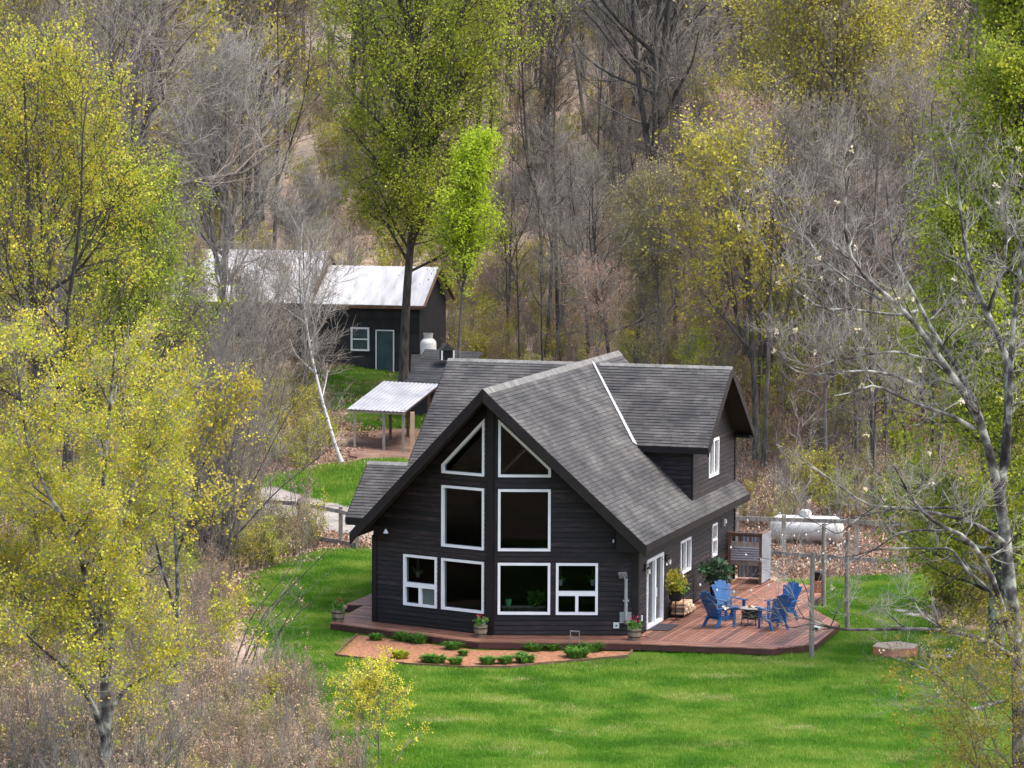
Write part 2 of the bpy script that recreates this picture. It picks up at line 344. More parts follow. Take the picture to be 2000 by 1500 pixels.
# distant hill
def far_hill():
    xs = np.linspace(-1400, 1400, 60); ys = np.linspace(1100, 2600, 30); X, Y = np.meshgrid(xs, ys)
    Z = -80 + (Y - 1100) * .22 + 45 * np.sin(X * .004 + 1) * sstep(1200, 2200, Y) - 40
    V = np.stack([X, Y, Z], -1).reshape(-1, 3); i = np.arange(len(V)).reshape(len(ys), len(xs))
    Q = np.stack([i[:-1, :-1], i[:-1, 1:], i[1:, 1:], i[1:, :-1]], -1).reshape(-1, 4)
    tag(link(bpy.data.objects.new('hill', npmesh('hill', V, Q, None, [M['hill']], smooth=True))), 'pale wooded hill in the far distance', kind='structure')
far_hill()

# ------------------------------------------------------------------ the house
house = empty('house', H(0, 0), -TH, 'dark brown prow-fronted house with white window frames and grey shingled gables', 'house')
A = R(17.393); ca, sa = math.cos(A), math.sin(A)
ZR, SL = 7.236, .9941                     # ridge height, main slope
SD = .74                                  # dormer slope
YD, ZD = 10.32, 7.12                      # dormer ridge
W2 = 4.054; UE = W2 / ca; YB = UE * sa
u1, u2, u3, u4 = .208, 1.736, 1.899, 3.12
zb1, zb2, zm1, zm2, zt1, zt2, zt3 = .607, 2.125, 2.468, 4.279, 4.629, 6.318, 4.884
EXPO = .1435
fx = 1 / ca
class Facet:                              # a wall plane: origin, direction along, outward normal
    def __init__(s, o, u, n): s.o, s.u, s.n = Vector(o), Vector(u), Vector(n)
    def p(s, u, z, d=0.0): q = s.o + s.u * u + s.n * d; return Vector((q.x, q.y, q.z + z))
def siding(name, F, umin, umax, ztop, z0=0.0, zbot=None, holes=()):
    """wall core plus one object for each clapboard; umin/umax(z) give the extent at a height; holes: functions z -> (a,b) or None with z range"""
    core = MB(); first = None; boards = []
    k = 0; z = z0
    while z < ztop - 1e-6:
        ze = min(z + EXPO, ztop); cuts = sorted({z, ze} | {c for h in holes for c in (h[0], h[1]) if z + .004 < c < ze - .004})
        groups = []
        for a, b in zip(cuts, cuts[1:]):
            mid = (a + b) / 2
            segs = [[(umin(a), umax(a)), (umin(b), umax(b))]]
            if umin(mid) >= umax(mid): continue
            for h in holes:
                if h[0] < mid < h[1]:
                    ha, hb = h[2](a), h[2](b); new = []
                    for (la, ra), (lb, rb) in segs:
                        for (x0, x1), (y0, y1) in (((la, min(ra, ha[0])), (lb, min(rb, hb[0]))), ((max(la, ha[1]), ra), (max(lb, hb[1]), rb))):
                            if x1 - x0 > .01 or y1 - y0 > .01: new.append([(x0, max(x0, x1)), (y0, max(y0, y1))])
                    segs = new
            for sgm in segs:
                (la, ra), (lb, rb) = sgm
                if ra - la < .005 and rb - lb < .005: continue
                core.hexa([F.p(la, a, -.16), F.p(ra, a, -.16), F.p(ra, a, -.001), F.p(la, a, -.001), F.p(lb, b, -.16), F.p(rb, b, -.16), F.p(rb, b, -.001), F.p(lb, b, -.001)])
                lo, hi = min(la, lb), max(ra, rb)
                for gr in groups:
                    if gr[-1][4] == a and min(ra, gr[-1][6]) - max(la, gr[-1][5]) > .01: gr.append((la, ra, lb, rb, b, lo, hi, a)); break
                else: groups.append([(la, ra, lb, rb, b, lo, hi, a)])
        boards += [(gr, z) for gr in groups]
        z = ze
    wall = core.build(name, M['trim'], house)
    for gr, zc in boards:
        mb = MB()
        for la, ra, lb, rb, b, lo, hi, a in gr:
            if abs(a - zc) < 1e-6: a = a + .015
            da = .034 - .022 * (a - zc) / EXPO; db = .034 - .022 * (b - zc) / EXPO
            mb.hexa([F.p(la, a, 0), F.p(ra, a, 0), F.p(ra, a, da), F.p(la, a, da), F.p(lb, b, 0), F.p(rb, b, 0), F.p(rb, b, db), F.p(lb, b, db)])
        mb.build('siding_board', M['siding'], wall)
    return wall
def frame_rect(F, a, b, z0, z1, wd=.075, d0=.0, d1=.055, mb=None):
    mb = mb or MB()
    def bx(ua, ub, za, zb): mb.hexa([F.p(ua, za, d0 - .12), F.p(ub, za, d0 - .12), F.p(ub, za, d1), F.p(ua, za, d1), F.p(ua, zb, d0 - .12), F.p(ub, zb, d0 - .12), F.p(ub, zb, d1), F.p(ua, zb, d1)])
    bx(a, b, z0, z0 + wd); bx(a, b, z1 - wd, z1); bx(a, a + wd, z0 + wd, z1 - wd); bx(b - wd, b, z0 + wd, z1 - wd)
    return mb, bx
def pane(F, a, b, z0, z1, par, d=-.03, m='glass'):
    mb = MB(); mb.hexa([F.p(a, z0, d - .012), F.p(b, z0, d - .012), F.p(b, z0, d), F.p(a, z0, d), F.p(a, z1, d - .012), F.p(b, z1, d - .012), F.p(b, z1, d), F.p(a, z1, d)])
    return mb.build('pane', M[m], par)
def rect_hole(a, b, z0, z1, inset=.04): return (z0 + inset, z1 - inset, lambda z, a=a, b=b: (a + inset, b - inset))
FR = Facet((0, 0, 0), (ca, sa, 0), (sa, -ca, 0))          # right half of the prow
FL = Facet((0, 0, 0), (-ca, sa, 0), (-sa, -ca, 0))        # left half of the prow
TOPZ = ZR - .34
def tri_hole():
    def f(z):
        t = (zt2 - z) / (zt2 - zt3); return (u1 + .04, max(u1 + .045, min(u2 - .04, u1 + (u2 - u1) * t - .05)))
    return (zt1 + .04, zt2 - .12, f)
for F, nm in ((FR, 'front_wall'), (FL, 'front_wall')):
    holes = [rect_hole(u1, u2, zb1, zb2), rect_hole(u3, u4, zb1, zb2), rect_hole(u1, u2, zm1, zm2), tri_hole()]
    siding(nm, F, lambda z: .0, lambda z: min(UE, max(0, (TOPZ - z) / SL * fx)), TOPZ, 0.0, None, holes)
    for (a, b, z0, z1) in ((u1, u2, zb1, zb2), (u1, u2, zm1, zm2)):
        mb, bx = frame_rect(F, a, b, z0, z1); wdw = mb.build('window', M['white'], house); pane(F, a + .07, b - .07, z0 + .07, z1 - .07, wdw)
    # small window: one light over two
    mb, bx = frame_rect(F, u3, u4, zb1, zb2); zmid = 1.24
    bx(u3 + .075, u4 - .075, zmid - .075, zmid + .06)
    um = (u3 + u4) / 2; bx(um - .045, um + .045, zb1 + .075, zmid - .075)
    wdw = mb.build('window', M['white'], house)
    pane(F, u3 + .07, u4 - .07, zmid + .05, zb2 - .07, wdw)
    inner = F is FL
    pane(F, u3 + .07, um - .04, zb1 + .07, zmid - .07, wdw, m='screen' if inner else 'glass')
    pane(F, um + .04, u4 - .07, zb1 + .07, zmid - .07, wdw)
    # raked top window
    mb = MB(); wd = .075
    P = [(u1, zt1), (u2, zt1), (u2, zt3), (u1, zt2)]; sl_ = (zt2 - zt3) / (u2 - u1); k = wd * math.sqrt(1 + sl_ * sl_)
    I = [(u1 + wd, zt1 + wd), (u2 - wd, zt1 + wd), (u2 - wd, zt3 + sl_ * wd - k), (u1 + wd, zt2 - sl_ * wd - k)]
    for i in range(4):
        j = (i + 1) % 4
        q = [P[i], P[j], I[j], I[i]]
        mb.hexa([F.p(*x, -.12) for x in q] + [F.p(*x, .055) for x in q])
    wdw = mb.build('window', M['white'], house); gm = MB(); gm.hexa([F.p(*x, -.042) for x in I] + [F.p(*x, -.03) for x in I]); gm.build('pane', M['glass'], wdw)
# corner boards and the prow post
cb = MB()
for F in (FR, FL):
    for a, b, z1 in ((0, .13, 6.6), (UE - .14, UE + .035, 2.6)):
        cb.hexa([F.p(a, 0, -.02), F.p(b, 0, -.02), F.p(b, 0, .045), F.p(a, 0, .045), F.p(a, z1, -.02), F.p(b, z1, -.02), F.p(b, z1, .045), F.p(a, z1, .045)])
    cb.hexa([F.p(.13, 0, -.02), F.p(UE - .14, 0, -.02), F.p(UE - .14, 0, .03), F.p(.13, 0, .03), F.p(.13, .05, -.02), F.p(UE - .14, .05, -.02), F.p(UE - .14, .05, .03), F.p(.13, .05, .03)])
cb.hexa([(-.10, -.075, 0), (.10, -.075, 0), (.10, .05, 0), (-.10, .05, 0), (-.10, -.075, 6.7), (.10, -.075, 6.7), (.10, .05, 6.7), (-.10, .05, 6.7)])
cb.box(W2 - .02, W2 + .05, YB, YB + .15, 0, 2.55); cb.box(W2 - .02, W2 + .05, 13.12, 13.26, 0, 2.5)
cb.box(W2 - .02, W2 + .052, 7.60, 7.73, 3.25, 4.75); cb.box(W2 - .02, W2 + .052, 13.10, 13.225, 3.25, 4.75)
cb.build('corner_board', M['trim'], house)
# right wall
FS = Facet((W2, 0, 0), (0, 1, 0), (1, 0, 0))
dY0, dY1, dZ1 = 2.27, 4.14, 2.08
holes = [rect_hole(dY0, dY1, -.2, dZ1), rect_hole(6.2, 7.46, 1.09, 2.12), rect_hole(10.18, 10.81, 1.10, 2.145)]
siding('side_wall', FS, lambda z: YB, lambda z: 13.26, 2.86, 0.0, None, holes)
mb, bx = frame_rect(FS, 6.2, 7.46, 1.09, 2.12, .07); bx(6.80, 6.88, 1.16, 2.05); wdw = mb.build('window', M['white'], house)
pane(FS, 6.26, 6.81, 1.15, 2.06, wdw); pane(FS, 6.87, 7.4, 1.15, 2.06, wdw)
mb, bx = frame_rect(FS, 10.18, 10.81, 1.10, 2.145, .07); bx(10.25, 10.74, 1.60, 1.66); wdw = mb.build('window', M['white'], house)
pane(FS, 10.24, 10.75, 1.16, 1.61, wdw); pane(FS, 10.24, 10.75, 1.65, 2.08, wdw)
mb, bx = frame_rect(FS, dY0, dY1, 0.02, dZ1, .09, d1=.06); bx(3.13, 3.27, .11, dZ1 - .09)
door = mb.build('sliding_door', M['white'], house)
pane(FS, dY0 + .08, 3.14, .10, dZ1 - .08, door); pane(FS, 3.26, dY1 - .08, .10, dZ1 - .08, door)
h = MB(); h.obox(FS.p(3.2, 1.0, .08), (0, .015, 0), (.02, 0, 0), (0, 0, .14)); h.build('handle', M['white'], door)
# dormer walls (right)
FD = Facet((W2 + .002, 0, 0), (0, 1, 0), (1, 0, 0))
dt = ZD - .36
siding('dormer_gable_wall', FD, lambda z: max(7.61, YD - (dt - z) / SD), lambda z: min(13.22, YD + (dt - z) / SD), dt, 2.88, None, [rect_hole(9.66, 10.92, 3.67, 4.855)])
mb, bx = frame_rect(FD, 9.66, 10.92, 3.67, 4.855, .075); bx(10.24, 10.34, 3.74, 4.78); wdw = mb.build('window', M['white'], house)
pane(FD, 9.73, 10.25, 3.73, 4.79, wdw); pane(FD, 10.33, 10.85, 3.73, 4.79, wdw)
FF = Facet((0, 7.612, 0), (1, 0, 0), (0, -1, 0))
siding('dormer_front_wall', FF, lambda z: max(0.5, (ZR - .25 - z) / SL), lambda z: W2 - .02, 4.95, 2.98)
# plain walls out of sight, floor, upper floor
pw_ = MB(); pw_.box(-W2, -W2 + .15, YB, 13.26, 0, 2.86); pw_.box(-W2 + .15, W2 - .16, 13.1, 13.26, 0, 2.86)
pw_.prism([(-4.0, 13.1, 2.86), (4.0, 13.1, 2.86), (0, 13.1, 6.85)], (0, .16, 0)); pw_.build('back_wall', M['siding'], house)
fl = MB(); fl.prism([(-3.9, YB, -.02), (0, .12, -.02), (3.9, YB, -.02), (3.9, 13.1, -.02), (-3.9, 13.1, -.02)], (0, 0, -.22)); fl.build('floor', M['dark'], house)
lo = MB(); lo.box(-3.9, 3.9, 5.6, 13.0, 2.5, 2.72); lo.box(-3.2, 3.2, 5.6, 5.75, 2.72, 3.7); lo.box(-3.9, 3.9, 6.6, 6.7, 0, 2.5); lo.build('loft', M['dark'], house)

# roofs
def slab(mb, poly, t=.2):
    p = [Vector(q) for q in poly]; n = (p[1] - p[0]).cross(p[2] - p[0]).normalized()
    if n.z < 0: n = -n
    mb.prism(p, -n * t)
roof = MB()
YA, YE0, YE1, YR1, XE, ZE = -.80, .547, 13.445, 13.708, 4.506, 2.757
mainR = [(0, YA, ZR), (XE, YE0, ZE), (XE, YE1, ZE), (0, YR1, ZR)]
mainL = [(-x, y, z) for x, y, z in mainR]
slab(roof, mainR); slab(roof, mainL)
EY = 7.3; EZ = ZD - SD * (YD - EY); DX = 4.64
def vx(y): return (ZR - (ZD - SD * abs(YD - y))) / SL
dF = [(vx(YD), YD, ZD), (DX, YD, ZD), (DX, EY, EZ), (vx(EY), EY, EZ)]
dB = [(x, 2 * YD - y, z) for x, y, z in dF]
slab(roof, dF, .17); slab(roof, dB, .17)
LX = -4.71; PYE = 4.3; PZE = ZD - SD * (YD - PYE)
lF = [(-vx(YD), YD, ZD), (LX, YD, ZD), (LX, PYE, PZE), (-vx(PYE), PYE, PZE)]
lB = [(x, 2 * YD - y, z) for x, y, z in lF]
slab(roof, lF, .17); slab(roof, lB, .17)
PYR, PX0 = 6.33, -6.03; PZR = ZD - SD * (YD - PYR)
pF = [(LX, PYR, PZR), (PX0, PYR, PZR), (PX0, PYE, PZE), (LX, PYE, PZE)]
pB = [(x, 2 * PYR - y, z) for x, y, z in pF]
slab(roof, pF, .12); slab(roof, pB, .12)
roofo = roof.build('roof', M['roofbase'], house)
# barge boards, fascia, soffit boxes
def barge(name, p, q, dp=.27, wd=.05, off=(0, 0, 0)):
    p, q = Vector(p) + Vector(off), Vector(q) + Vector(off); mb = MB(); d = (q - p).normalized(); dn = Vector((0, 0, -1)); hz = Vector((d.y, -d.x, 0)).normalized() * (wd / 2)
    a, b = p - Vector((0, 0, .0)), q
    mb.hexa([a - hz + dn * dp, b - hz + dn * dp, b + hz + dn * dp, a + hz + dn * dp, a - hz, b - hz, b + hz, a + hz]); return mb.build(name, M['trim'], house)
barge('barge_board', (0, YA - .03, ZR + .01), (XE + .02, YE0 - .03, ZE + .0), .36)
barge('barge_board', (0, YA - .03, ZR + .01), (-XE - .02, YE0 - .03, ZE + .0), .36)
barge('fascia_board', (XE + .01, YE0 - .05, ZE - .005), (XE + .01, YE1, ZE - .005), .2)
barge('fascia_board', (-XE - .01, YE0 - .05, ZE - .005), (-XE - .01, YE1, ZE - .005), .2)
barge('barge_board', (DX + .01, YD, ZD + .005), (DX + .01, EY - .02, EZ), .27); barge('barge_board', (DX + .01, YD, ZD + .005), (DX + .01, 2 * YD - EY, EZ), .27)
barge('fascia_board', (vx(EY) + .05, EY - .015, EZ - .01), (DX, EY - .015, EZ - .01), .18); barge('fascia_board', (vx(EY) + .05, 2 * YD - EY + .015, EZ - .01), (DX + .02, 2 * YD - EY + .015, EZ - .01), .25)
barge('barge_board', (LX - .01, YD, ZD + .005), (LX - .01, PYE, PZE), .2)
barge('barge_board', (PX0 - .01, PYR, PZR + .005), (PX0 - .01, PYE, PZE), .17); barge('barge_board', (PX0 - .01, PYR, PZR + .005), (PX0 - .01, 2 * PYR - PYE, PZE), .17)
barge('fascia_board', (PX0, PYE - .02, PZE), (-4.5, PYE - .02, PZE), .22)
so = MB(); so.box(W2 + .03, XE - .03, YE0 + .35, YE1 - .05, ZE - .24, ZE - .18)
so.prism([(3.60, YE0 + .09, 3.42), (XE - .02, YE0 + .09, ZE - .2), (XE - .02, YE0 + .09, ZE - .24), (3.60, YE0 + .09, ZE - .24)], (0, .72, 0)); so.build('soffit_box', M['trim'], house)
db_ = MB(); db_.box(vx(EY) + .15, DX - .05, EY + .02, 7.60, EZ - .20, EZ - .15); db_.box(W2 + .04, DX - .04, 13.0, 13.3, EZ - .26, EZ - .18); db_.build('dormer_soffit', M['trim'], house)
# shingles, one small wedge each
def shingle_plane(poly, eave_dir, name='shingles', expo=.134, lift=.019, xtrim=None):
    P = [Vector(p) for p in poly]; n = (P[1] - P[0]).cross(P[2] - P[0]).normalized()
    if n.z < 0: n = -n
    e = Vector(eave_dir).normalized(); up = n.cross(e)
    if up.z < 0: up = -up
    o = min(P, key=lambda p: p.z); pts = [((p - o).dot(e), (p - o).dot(up)) for p in P]
    t1 = max(t for s, t in pts); V = []; Q = []
    def span(t):
        xs = []
        for (s0, ta), (s1, tb) in zip(pts, pts[1:] + pts[:1]):
            if (ta <= t < tb) or (tb <= t < ta): xs.append(s0 + (s1 - s0) * (t - ta) / (tb - ta))
        return (min(xs), max(xs)) if len(xs) >= 2 else None
    t = 0.0; k = 0
    while t < t1 - .02:
        te = min(t + expo, t1 - .001); a = span(t + .001); b = span(te - .001)
        if a and b:
            s = min(a[0], b[0]) - rng.random() * .3
            while s < max(a[1], b[1]):
                wd = .16 + .24 * rng.random(); s2 = s + wd - .006
                q = [(np.clip(s, *a), t), (np.clip(s2, *a), t), (np.clip(s2, *b), te), (np.clip(s, *b), te)]
                if max(q[1][0] - q[0][0], q[2][0] - q[3][0]) > .012:
                    lf = lift * (.75 + .6 * rng.random()); i = len(V)
                    w = [o + e * float(x) + up * float(y) for x, y in q]
                    V += [w[0] + n * lf, w[1] + n * lf, w[2] + n * .003, w[3] + n * .003, w[0] + n * .001, w[1] + n * .001]
                    Q += [(i, i + 1, i + 2, i + 3), (i + 4, i + 5, i + 1, i)]
                s += wd
        t += expo; k += 1
    o_ = link(bpy.data.objects.new(name, npmesh(name, [tuple(v) for v in V], Q, None, [M['shingle']])), roofo); tag(o_, kind='stuff')
shingle_plane(mainR, (0, 1, 0)); shingle_plane(mainL, (0, 1, 0))
for pl in (dF, dB, lF, lB, pF, pB): shingle_plane(pl, (1, 0, 0))
def ridge_caps(p, q, s1, s2, wd=.15):
    p, q = Vector(p), Vector(q); L = (q - p).length; d = (q - p) / L; hz = Vector((d.y, -d.x, 0)).normalized(); n = int(L / .2); mb = MB()
    for i in range(n):
        a, b = p + d * (L * i / n), p + d * (L * (i + 1) / n + .03); za, zb = .040, .026
        for sg, sp in ((1, s1), (-1, s2)):
            lo = lambda v, dz: v + hz * sg * wd + Vector((0, 0, -sp * wd + dz))
            mb.hexa([a + Vector((0, 0, za - .02)), b + Vector((0, 0, zb - .02)), lo(b, zb - .02), lo(a, za - .02), a + Vector((0, 0, za)), b + Vector((0, 0, zb)), lo(b, zb), lo(a, za)])
    tag(mb.build('ridge_caps', M['cap'], roofo), kind='stuff')
ridge_caps((0, YA, ZR), (0, YR1, ZR), SL, SL); ridge_caps((.35, YD, ZD), (DX, YD, ZD), SD, SD, .12); ridge_caps((-.35, YD, ZD), (LX, YD, ZD), SD, SD, .12); ridge_caps((LX, PYR, PZR), (PX0, PYR, PZR), SD, SD, .13)
fl = MB(); a, b = Vector((vx(YD) + .03, YD - .03, ZD)), Vector((vx(EY) + .02, EY, EZ))
nr = Vector((SL, 0, 1)).normalized(); dv = (b - a).normalized(); sd_ = nr.cross(dv).normalized()
if sd_.y > 0: sd_ = -sd_
w0, w1 = .13, .20
fl.hexa([a + nr * .015, b + nr * .015, b + sd_ * w1 + nr * .015, a + sd_ * w0 + nr * .015, a + nr * .032, b + nr * .032, b + sd_ * w1 + nr * .032, a + sd_ * w0 + nr * .032])
fl.build('valley_flashing', M['flash'], roofo)

# wall fittings: things fixed to the house
def hthing(name, label, cat, x, y, z=0, rz=0.0, group=None): return empty(name, H(x, y, z), -TH + rz, label, cat, group)
def fpos(F, u, z, d=0): q = F.p(u, z, d); return q.x, q.y, q.z
# vent stack on the right prow wall
v = hthing('vent_pipe', 'galvanised vent pipe with square rain cap on the front wall', 'vent pipe', *fpos(FR, 3.93, 0, .03), rz=A)
m = MB(); m.box(-.17, .17, -.005, .025, .37, .70); m.build('wall_plate', M['galv'], v)
m = MB(); m.tube([(0, -.0, .48), (0, -.10, .40), (0, -.15, .50), (0, -.15, 1.70)], .052, 12); m.build('pipe', M['galv'], v, True)
m = MB(); m.obox((0, -.13, 1.05), (.09, 0, 0), (0, .06, 0), (0, 0, .02)); m.obox((0, -.06, 1.05), (.02, 0, 0), (0, .07, 0), (0, 0, .02)); m.build('bracket', M['galv'], v)
m = MB(); m.obox((-.09, -.17, 1.80), (.12, 0, .01), (.02, .07, -.085), (.003, .012, .012)); m.obox((-.04, -.16, 1.72), (.012, 0, 0), (0, .012, 0), (0, 0, .08)); m.build('rain_cap', M['galv'], v)
v = hthing('wall_vent', 'small square grey vent low on the front wall', 'vent', *fpos(FR, 3.66, .22, .02), rz=A)
m = MB(); m.box(-.085, .085, -.05, .02, 0, .17); m.build('vent_body', M['palepot'], v); m = MB(); m.tube([(0, -.065, .085), (0, -.052, .085)], .025, 10); m.build('opening', M['black'], v)
v = hthing('cone_lamp', 'white cone lamp under the left eave', 'lamp', *fpos(FL, 3.66, 2.72, .03), rz=-A)
m = MB(); m.tube([(0, 0, .22), (0, -.16, .20), (0, -.16, .10)], .018, 8); m.build('arm', M['black'], v); m = MB(); m.lathe([(.02, .12), (.05, .06), (.085, 0), (.06, -.01)], (0, -.16, 0), 14); m.build('lamp_shade', M['white'], v, True)
v = hthing('flood_lamp', 'small dark flood lamp under the right eave', 'lamp', *fpos(FR, 3.57, 2.80, .03), rz=A)
m = MB(); m.box(-.05, .05, -.03, .02, -.05, .06); m.build('base', M['black'], v); m = MB(); m.lathe([(.025, .04), (.05, -.03), (.045, -.06)], (0, -.09, 0), 10); m.build('lamp_head', M['galv'], v, True)
for y_, z_, lb in ((4.46, 1.80, 'black wall lantern on the right of the sliding door'), (2.06, 1.84, 'black wall lantern between corner and sliding door')):
    v = hthing('wall_lantern', lb, 'lantern', W2 + .03, y_, z_, group='lanterns beside the sliding door')
    m = MB(); m.box(-.01, .03, -.05, .05, -.06, .16); m.tube([(.02, 0, .12), (.12, 0, .14), (.12, 0, .05)], .012, 6); m.build('bracket', M['black'], v)
    m = MB(); m.lathe([(.015, .09), (.075, .03), (.065, .02)], (.12, 0, 0), 8); m.build('cap', M['black'], v); m = MB(); m.lathe([(.05, .02), (.045, -.12), (.03, -.14)], (.12, 0, 0), 8); m.build('lamp_glass', M['bulb'], v)
v = hthing('meter_box', 'pale meter box near the far end of the side wall', 'box', W2 + .02, 11.55, 1.93)
m = MB(); m.box(0, .09, -.09, .09, 0, .24); m.build('box', M['galv'], v); m = MB(); m.lathe([(.06, 0), (.06, .10), (.03, .13)], (.09, 0, .1), 10); m.build('meter', M['palepot'], v)
v = hthing('wall_outlet', 'small white outlet cover between corner and door', 'outlet', W2 + .025, 1.72, .36)
m = MB(); m.box(0, .03, -.035, .035, 0, .16); m.build('cover', M['white'], v)

# things standing behind the panes
def leafball(n, r, c, size, flat=.8, seed=1, up=.3):
    rr = np.random.default_rng(seed); d = rr.normal(size=(n, 3)); d /= np.linalg.norm(d, axis=1)[:, None]
    p = d * (r * rr.random((n, 1)) ** .45) * np.array([1, 1, flat]) + np.array(c)
    a = d + rr.normal(0, .7, (n, 3)); a[:, 2] += up; a /= np.linalg.norm(a, axis=1)[:, None]
    b = np.cross(a, rr.normal(size=(n, 3))); b /= np.linalg.norm(b, axis=1)[:, None]; s = size * (.6 + .8 * rr.random((n, 1)))
    V = np.stack([p, p + a * s * .5 + b * s * .28, p + a * s, p + a * s * .5 - b * s * .28], 1).reshape(-1, 3)
    return V, np.arange(4 * n).reshape(n, 4)
def foliage(name, m, parent, *a, **k):
    V, Q = leafball(*a, **k); return link(bpy.data.objects.new(name, npmesh(name, V, Q, None, [m])), parent)
sp = MB(); sp.hexa([FR.p(.33, .78, -.45), FR.p(1.6, .78, -.45), FR.p(1.6, .78, -.18), FR.p(.33, .78, -.18), FR.p(.33, .81, -.45), FR.p(1.6, .81, -.45), FR.p(1.6, .81, -.18), FR.p(.33, .81, -.18)])
sp.hexa([FR.p(.36, 0, -.44), FR.p(1.57, 0, -.44), FR.p(1.57, 0, -.4), FR.p(.36, 0, -.4), FR.p(.36, .78, -.44), FR.p(1.57, .78, -.44), FR.p(1.57, .78, -.4), FR.p(.36, .78, -.4)])
sp.build('sill_shelf', M['weather'], house)
v = hthing('flower_pot', 'small light green pot behind the lower window right of the prow post', 'pot', *fpos(FR, .52, .812, -.30)); m = MB(); m.lathe([(.07, 0), (.105, .21), (.09, .21), (.08, .05)], (0, 0, 0), 12); m.build('pot', M['greenpot'], v, True)
v = hthing('house_plant', 'bushy light green plant behind the lower right prow window', 'plant', *fpos(FR, 1.32, .812, -.30)); m = MB(); m.lathe([(.07, 0), (.09, .12), (.08, .12)], (0, 0, 0), 10); m.build('pot', M['black'], v, True); foliage('leaves', M['lf_fern'], v, 160, .24, (0, 0, .22), .13, seed=3)
for F, u, lb, pm in ((FR, 2.03, 'white pot hanging behind the left part of the small right window', 'palepot'), (FR, 2.98, 'trailing plant hanging behind the right edge of the small window by the vent pipe', 'palepot'), (FL, 2.83, 'hanging plant in a cord holder behind the small left window', 'weather')):
    v = hthing('hanging_plant', lb, 'plant', *fpos(F, u, 1.42, -.3), group='plants hanging inside the small windows'); m = MB(); m.lathe([(.05, 0), (.075, .17), (.065, .17)], (0, 0, 0), 10); m.build('pot', M[pm], v, True)
    m = MB()
    for k in range(3): m.tube([(.07 * math.cos(k * 2.1), .07 * math.sin(k * 2.1), .16), (0, 0, .62)], .006, 4)
    m.build('cord', M['weather'], v); foliage('leaves', M['lf_fern'], v, 40, .12, (0, 0, .2), .09, seed=5)

# ------------------------------------------------------------------ deck
deck = empty('deck', H(0, 0), -TH, 'red-brown timber deck wrapping round the house', 'deck')
def clip(poly, a, b, c):                 # keep a*x+b*y<=c
    out = []
    for p, q in zip(poly, poly[1:] + poly[:1]):
        dp, dq = a * p[0] + b * p[1] - c, a * q[0] + b * q[1] - c
        if dp <= 0: out.append(p)
        if (dp < 0 < dq) or (dq < 0 < dp): t = dp / (dp - dq); out.append((p[0] + (q[0] - p[0]) * t, p[1] + (q[1] - p[1]) * t))
    return out
def planks(poly, d, wd=.140, gap=.018, zt=0.0, th=.035, parent=deck):
    L = math.hypot(*d); d = (d[0] / L, d[1] / L); n = (-d[1], d[0]); vals = [p[0] * n[0] + p[1] * n[1] for p in poly]; k = min(vals)
    while k < max(vals):
        q = clip(clip(poly, n[0], n[1], k + wd - gap), -n[0], -n[1], -k)
        if len(q) >= 3:
            ar = sum(p[0] * r[1] - r[0] * p[1] for p, r in zip(q, q[1:] + q[:1])) / 2
            if abs(ar) > .004:
                if ar < 0: q = q[::-1]
                mb = MB(); dz = rng.uniform(-.002, .002); mb.prism([(x, y, zt + dz) for x, y in reversed(q)], (0, 0, -th)); mb.build('deck_board', M['deck'], parent)
        k += wd
tip, cR, c2, c3, c4 = (.02, -1.27), (4.54, -.02), (8.3, .36), (9.33, 1.48), (9.24, 5.31)
lf0, lf1 = (-5.18, .60), (-5.39, 4.14)
def lerp(p, q, t): return (p[0] + (q[0] - p[0]) * t, p[1] + (q[1] - p[1]) * t)
planks([lf0, tip, (0, -.055), (-4.05, YB - .05)], (tip[0] - lf0[0], tip[1] - lf0[1]))
planks([lf0, (-4.09, YB - .06), (-4.09, 4.14), lf1], (0.95, -.28))
planks([tip, (4.54, -.04), (4.54, .95), (4.07, YB - .06), (0, -.055)], (4.52, 1.24))
planks([(4.545, -.04), c2, (8.97, 1.10), (4.545, .62)], (c2[0] - 4.54, c2[1] + .04))
planks([(4.545, .63), (8.965, 1.11), c3, c4, (7.55, 8.43), (7.52, 10.95), (6.99, 12.5), (5.06, 13.59), (4.11, 13.6), (4.11, 1.4), (4.545, .98)], (.02, 1))
fa = MB()
def rim(pts, z0=-.04, z1=-.19, inn=.02):
    for p, q in zip(pts, pts[1:]): fa.bar((*p, (z0 + z1) / 2), (*q, (z0 + z1) / 2), .04, z0 - z1)
outline = [lf1, lf0, tip, (4.54, -.04), c2, c3, c4, (7.55, 8.43), (7.52, 10.95), (6.99, 12.5), (5.06, 13.59)]
ins = [(x * .997, y + .025) for x, y in outline]; rim(ins); fa.build('rim_joist', M['deckdark'], deck)
jo = MB()
for x in np.arange(4.4, 9, .8): jo.box(x, x + .05, 1.0, 8.0 if x < 7.4 else 5.2, -.19, -.045)
jo.build('joist', M['deckdark'], deck)
for x, y in (c2, (6.4, .16), (9.2, 1.55), (9.1, 5.1), (7.4, 10.8), (4.6, .1)):
    m = MB(); m.box(x * .99 - .05, x * .99 + .05, y + .03, y + .13, -.5, -.19); m.build('support_post', M['brownwood'], deck)
# entry porch deck and step on the left
planks([(-5.97, 4.16), (-4.09, 4.16), (-4.09, 8.4), (-5.97, 8.4)], (0, 1), zt=0.0)
m = MB(); m.box(-5.95, -4.1, 4.18, 4.22, -.3, -.04); m.box(-5.95, -5.91, 4.22, 8.4, -.3, -.04); m.build('porch_skirt', M['deckdark'], deck)
planks([(-6.25, 4.2), (-5.98, 4.2), (-5.98, 8.0), (-6.25, 8.0)], (0, 1), zt=-.14)
m = MB(); m.box(-6.23, -5.98, 4.22, 8.0, -.32, -.18); m.build('step_riser', M['deckdark'], deck)

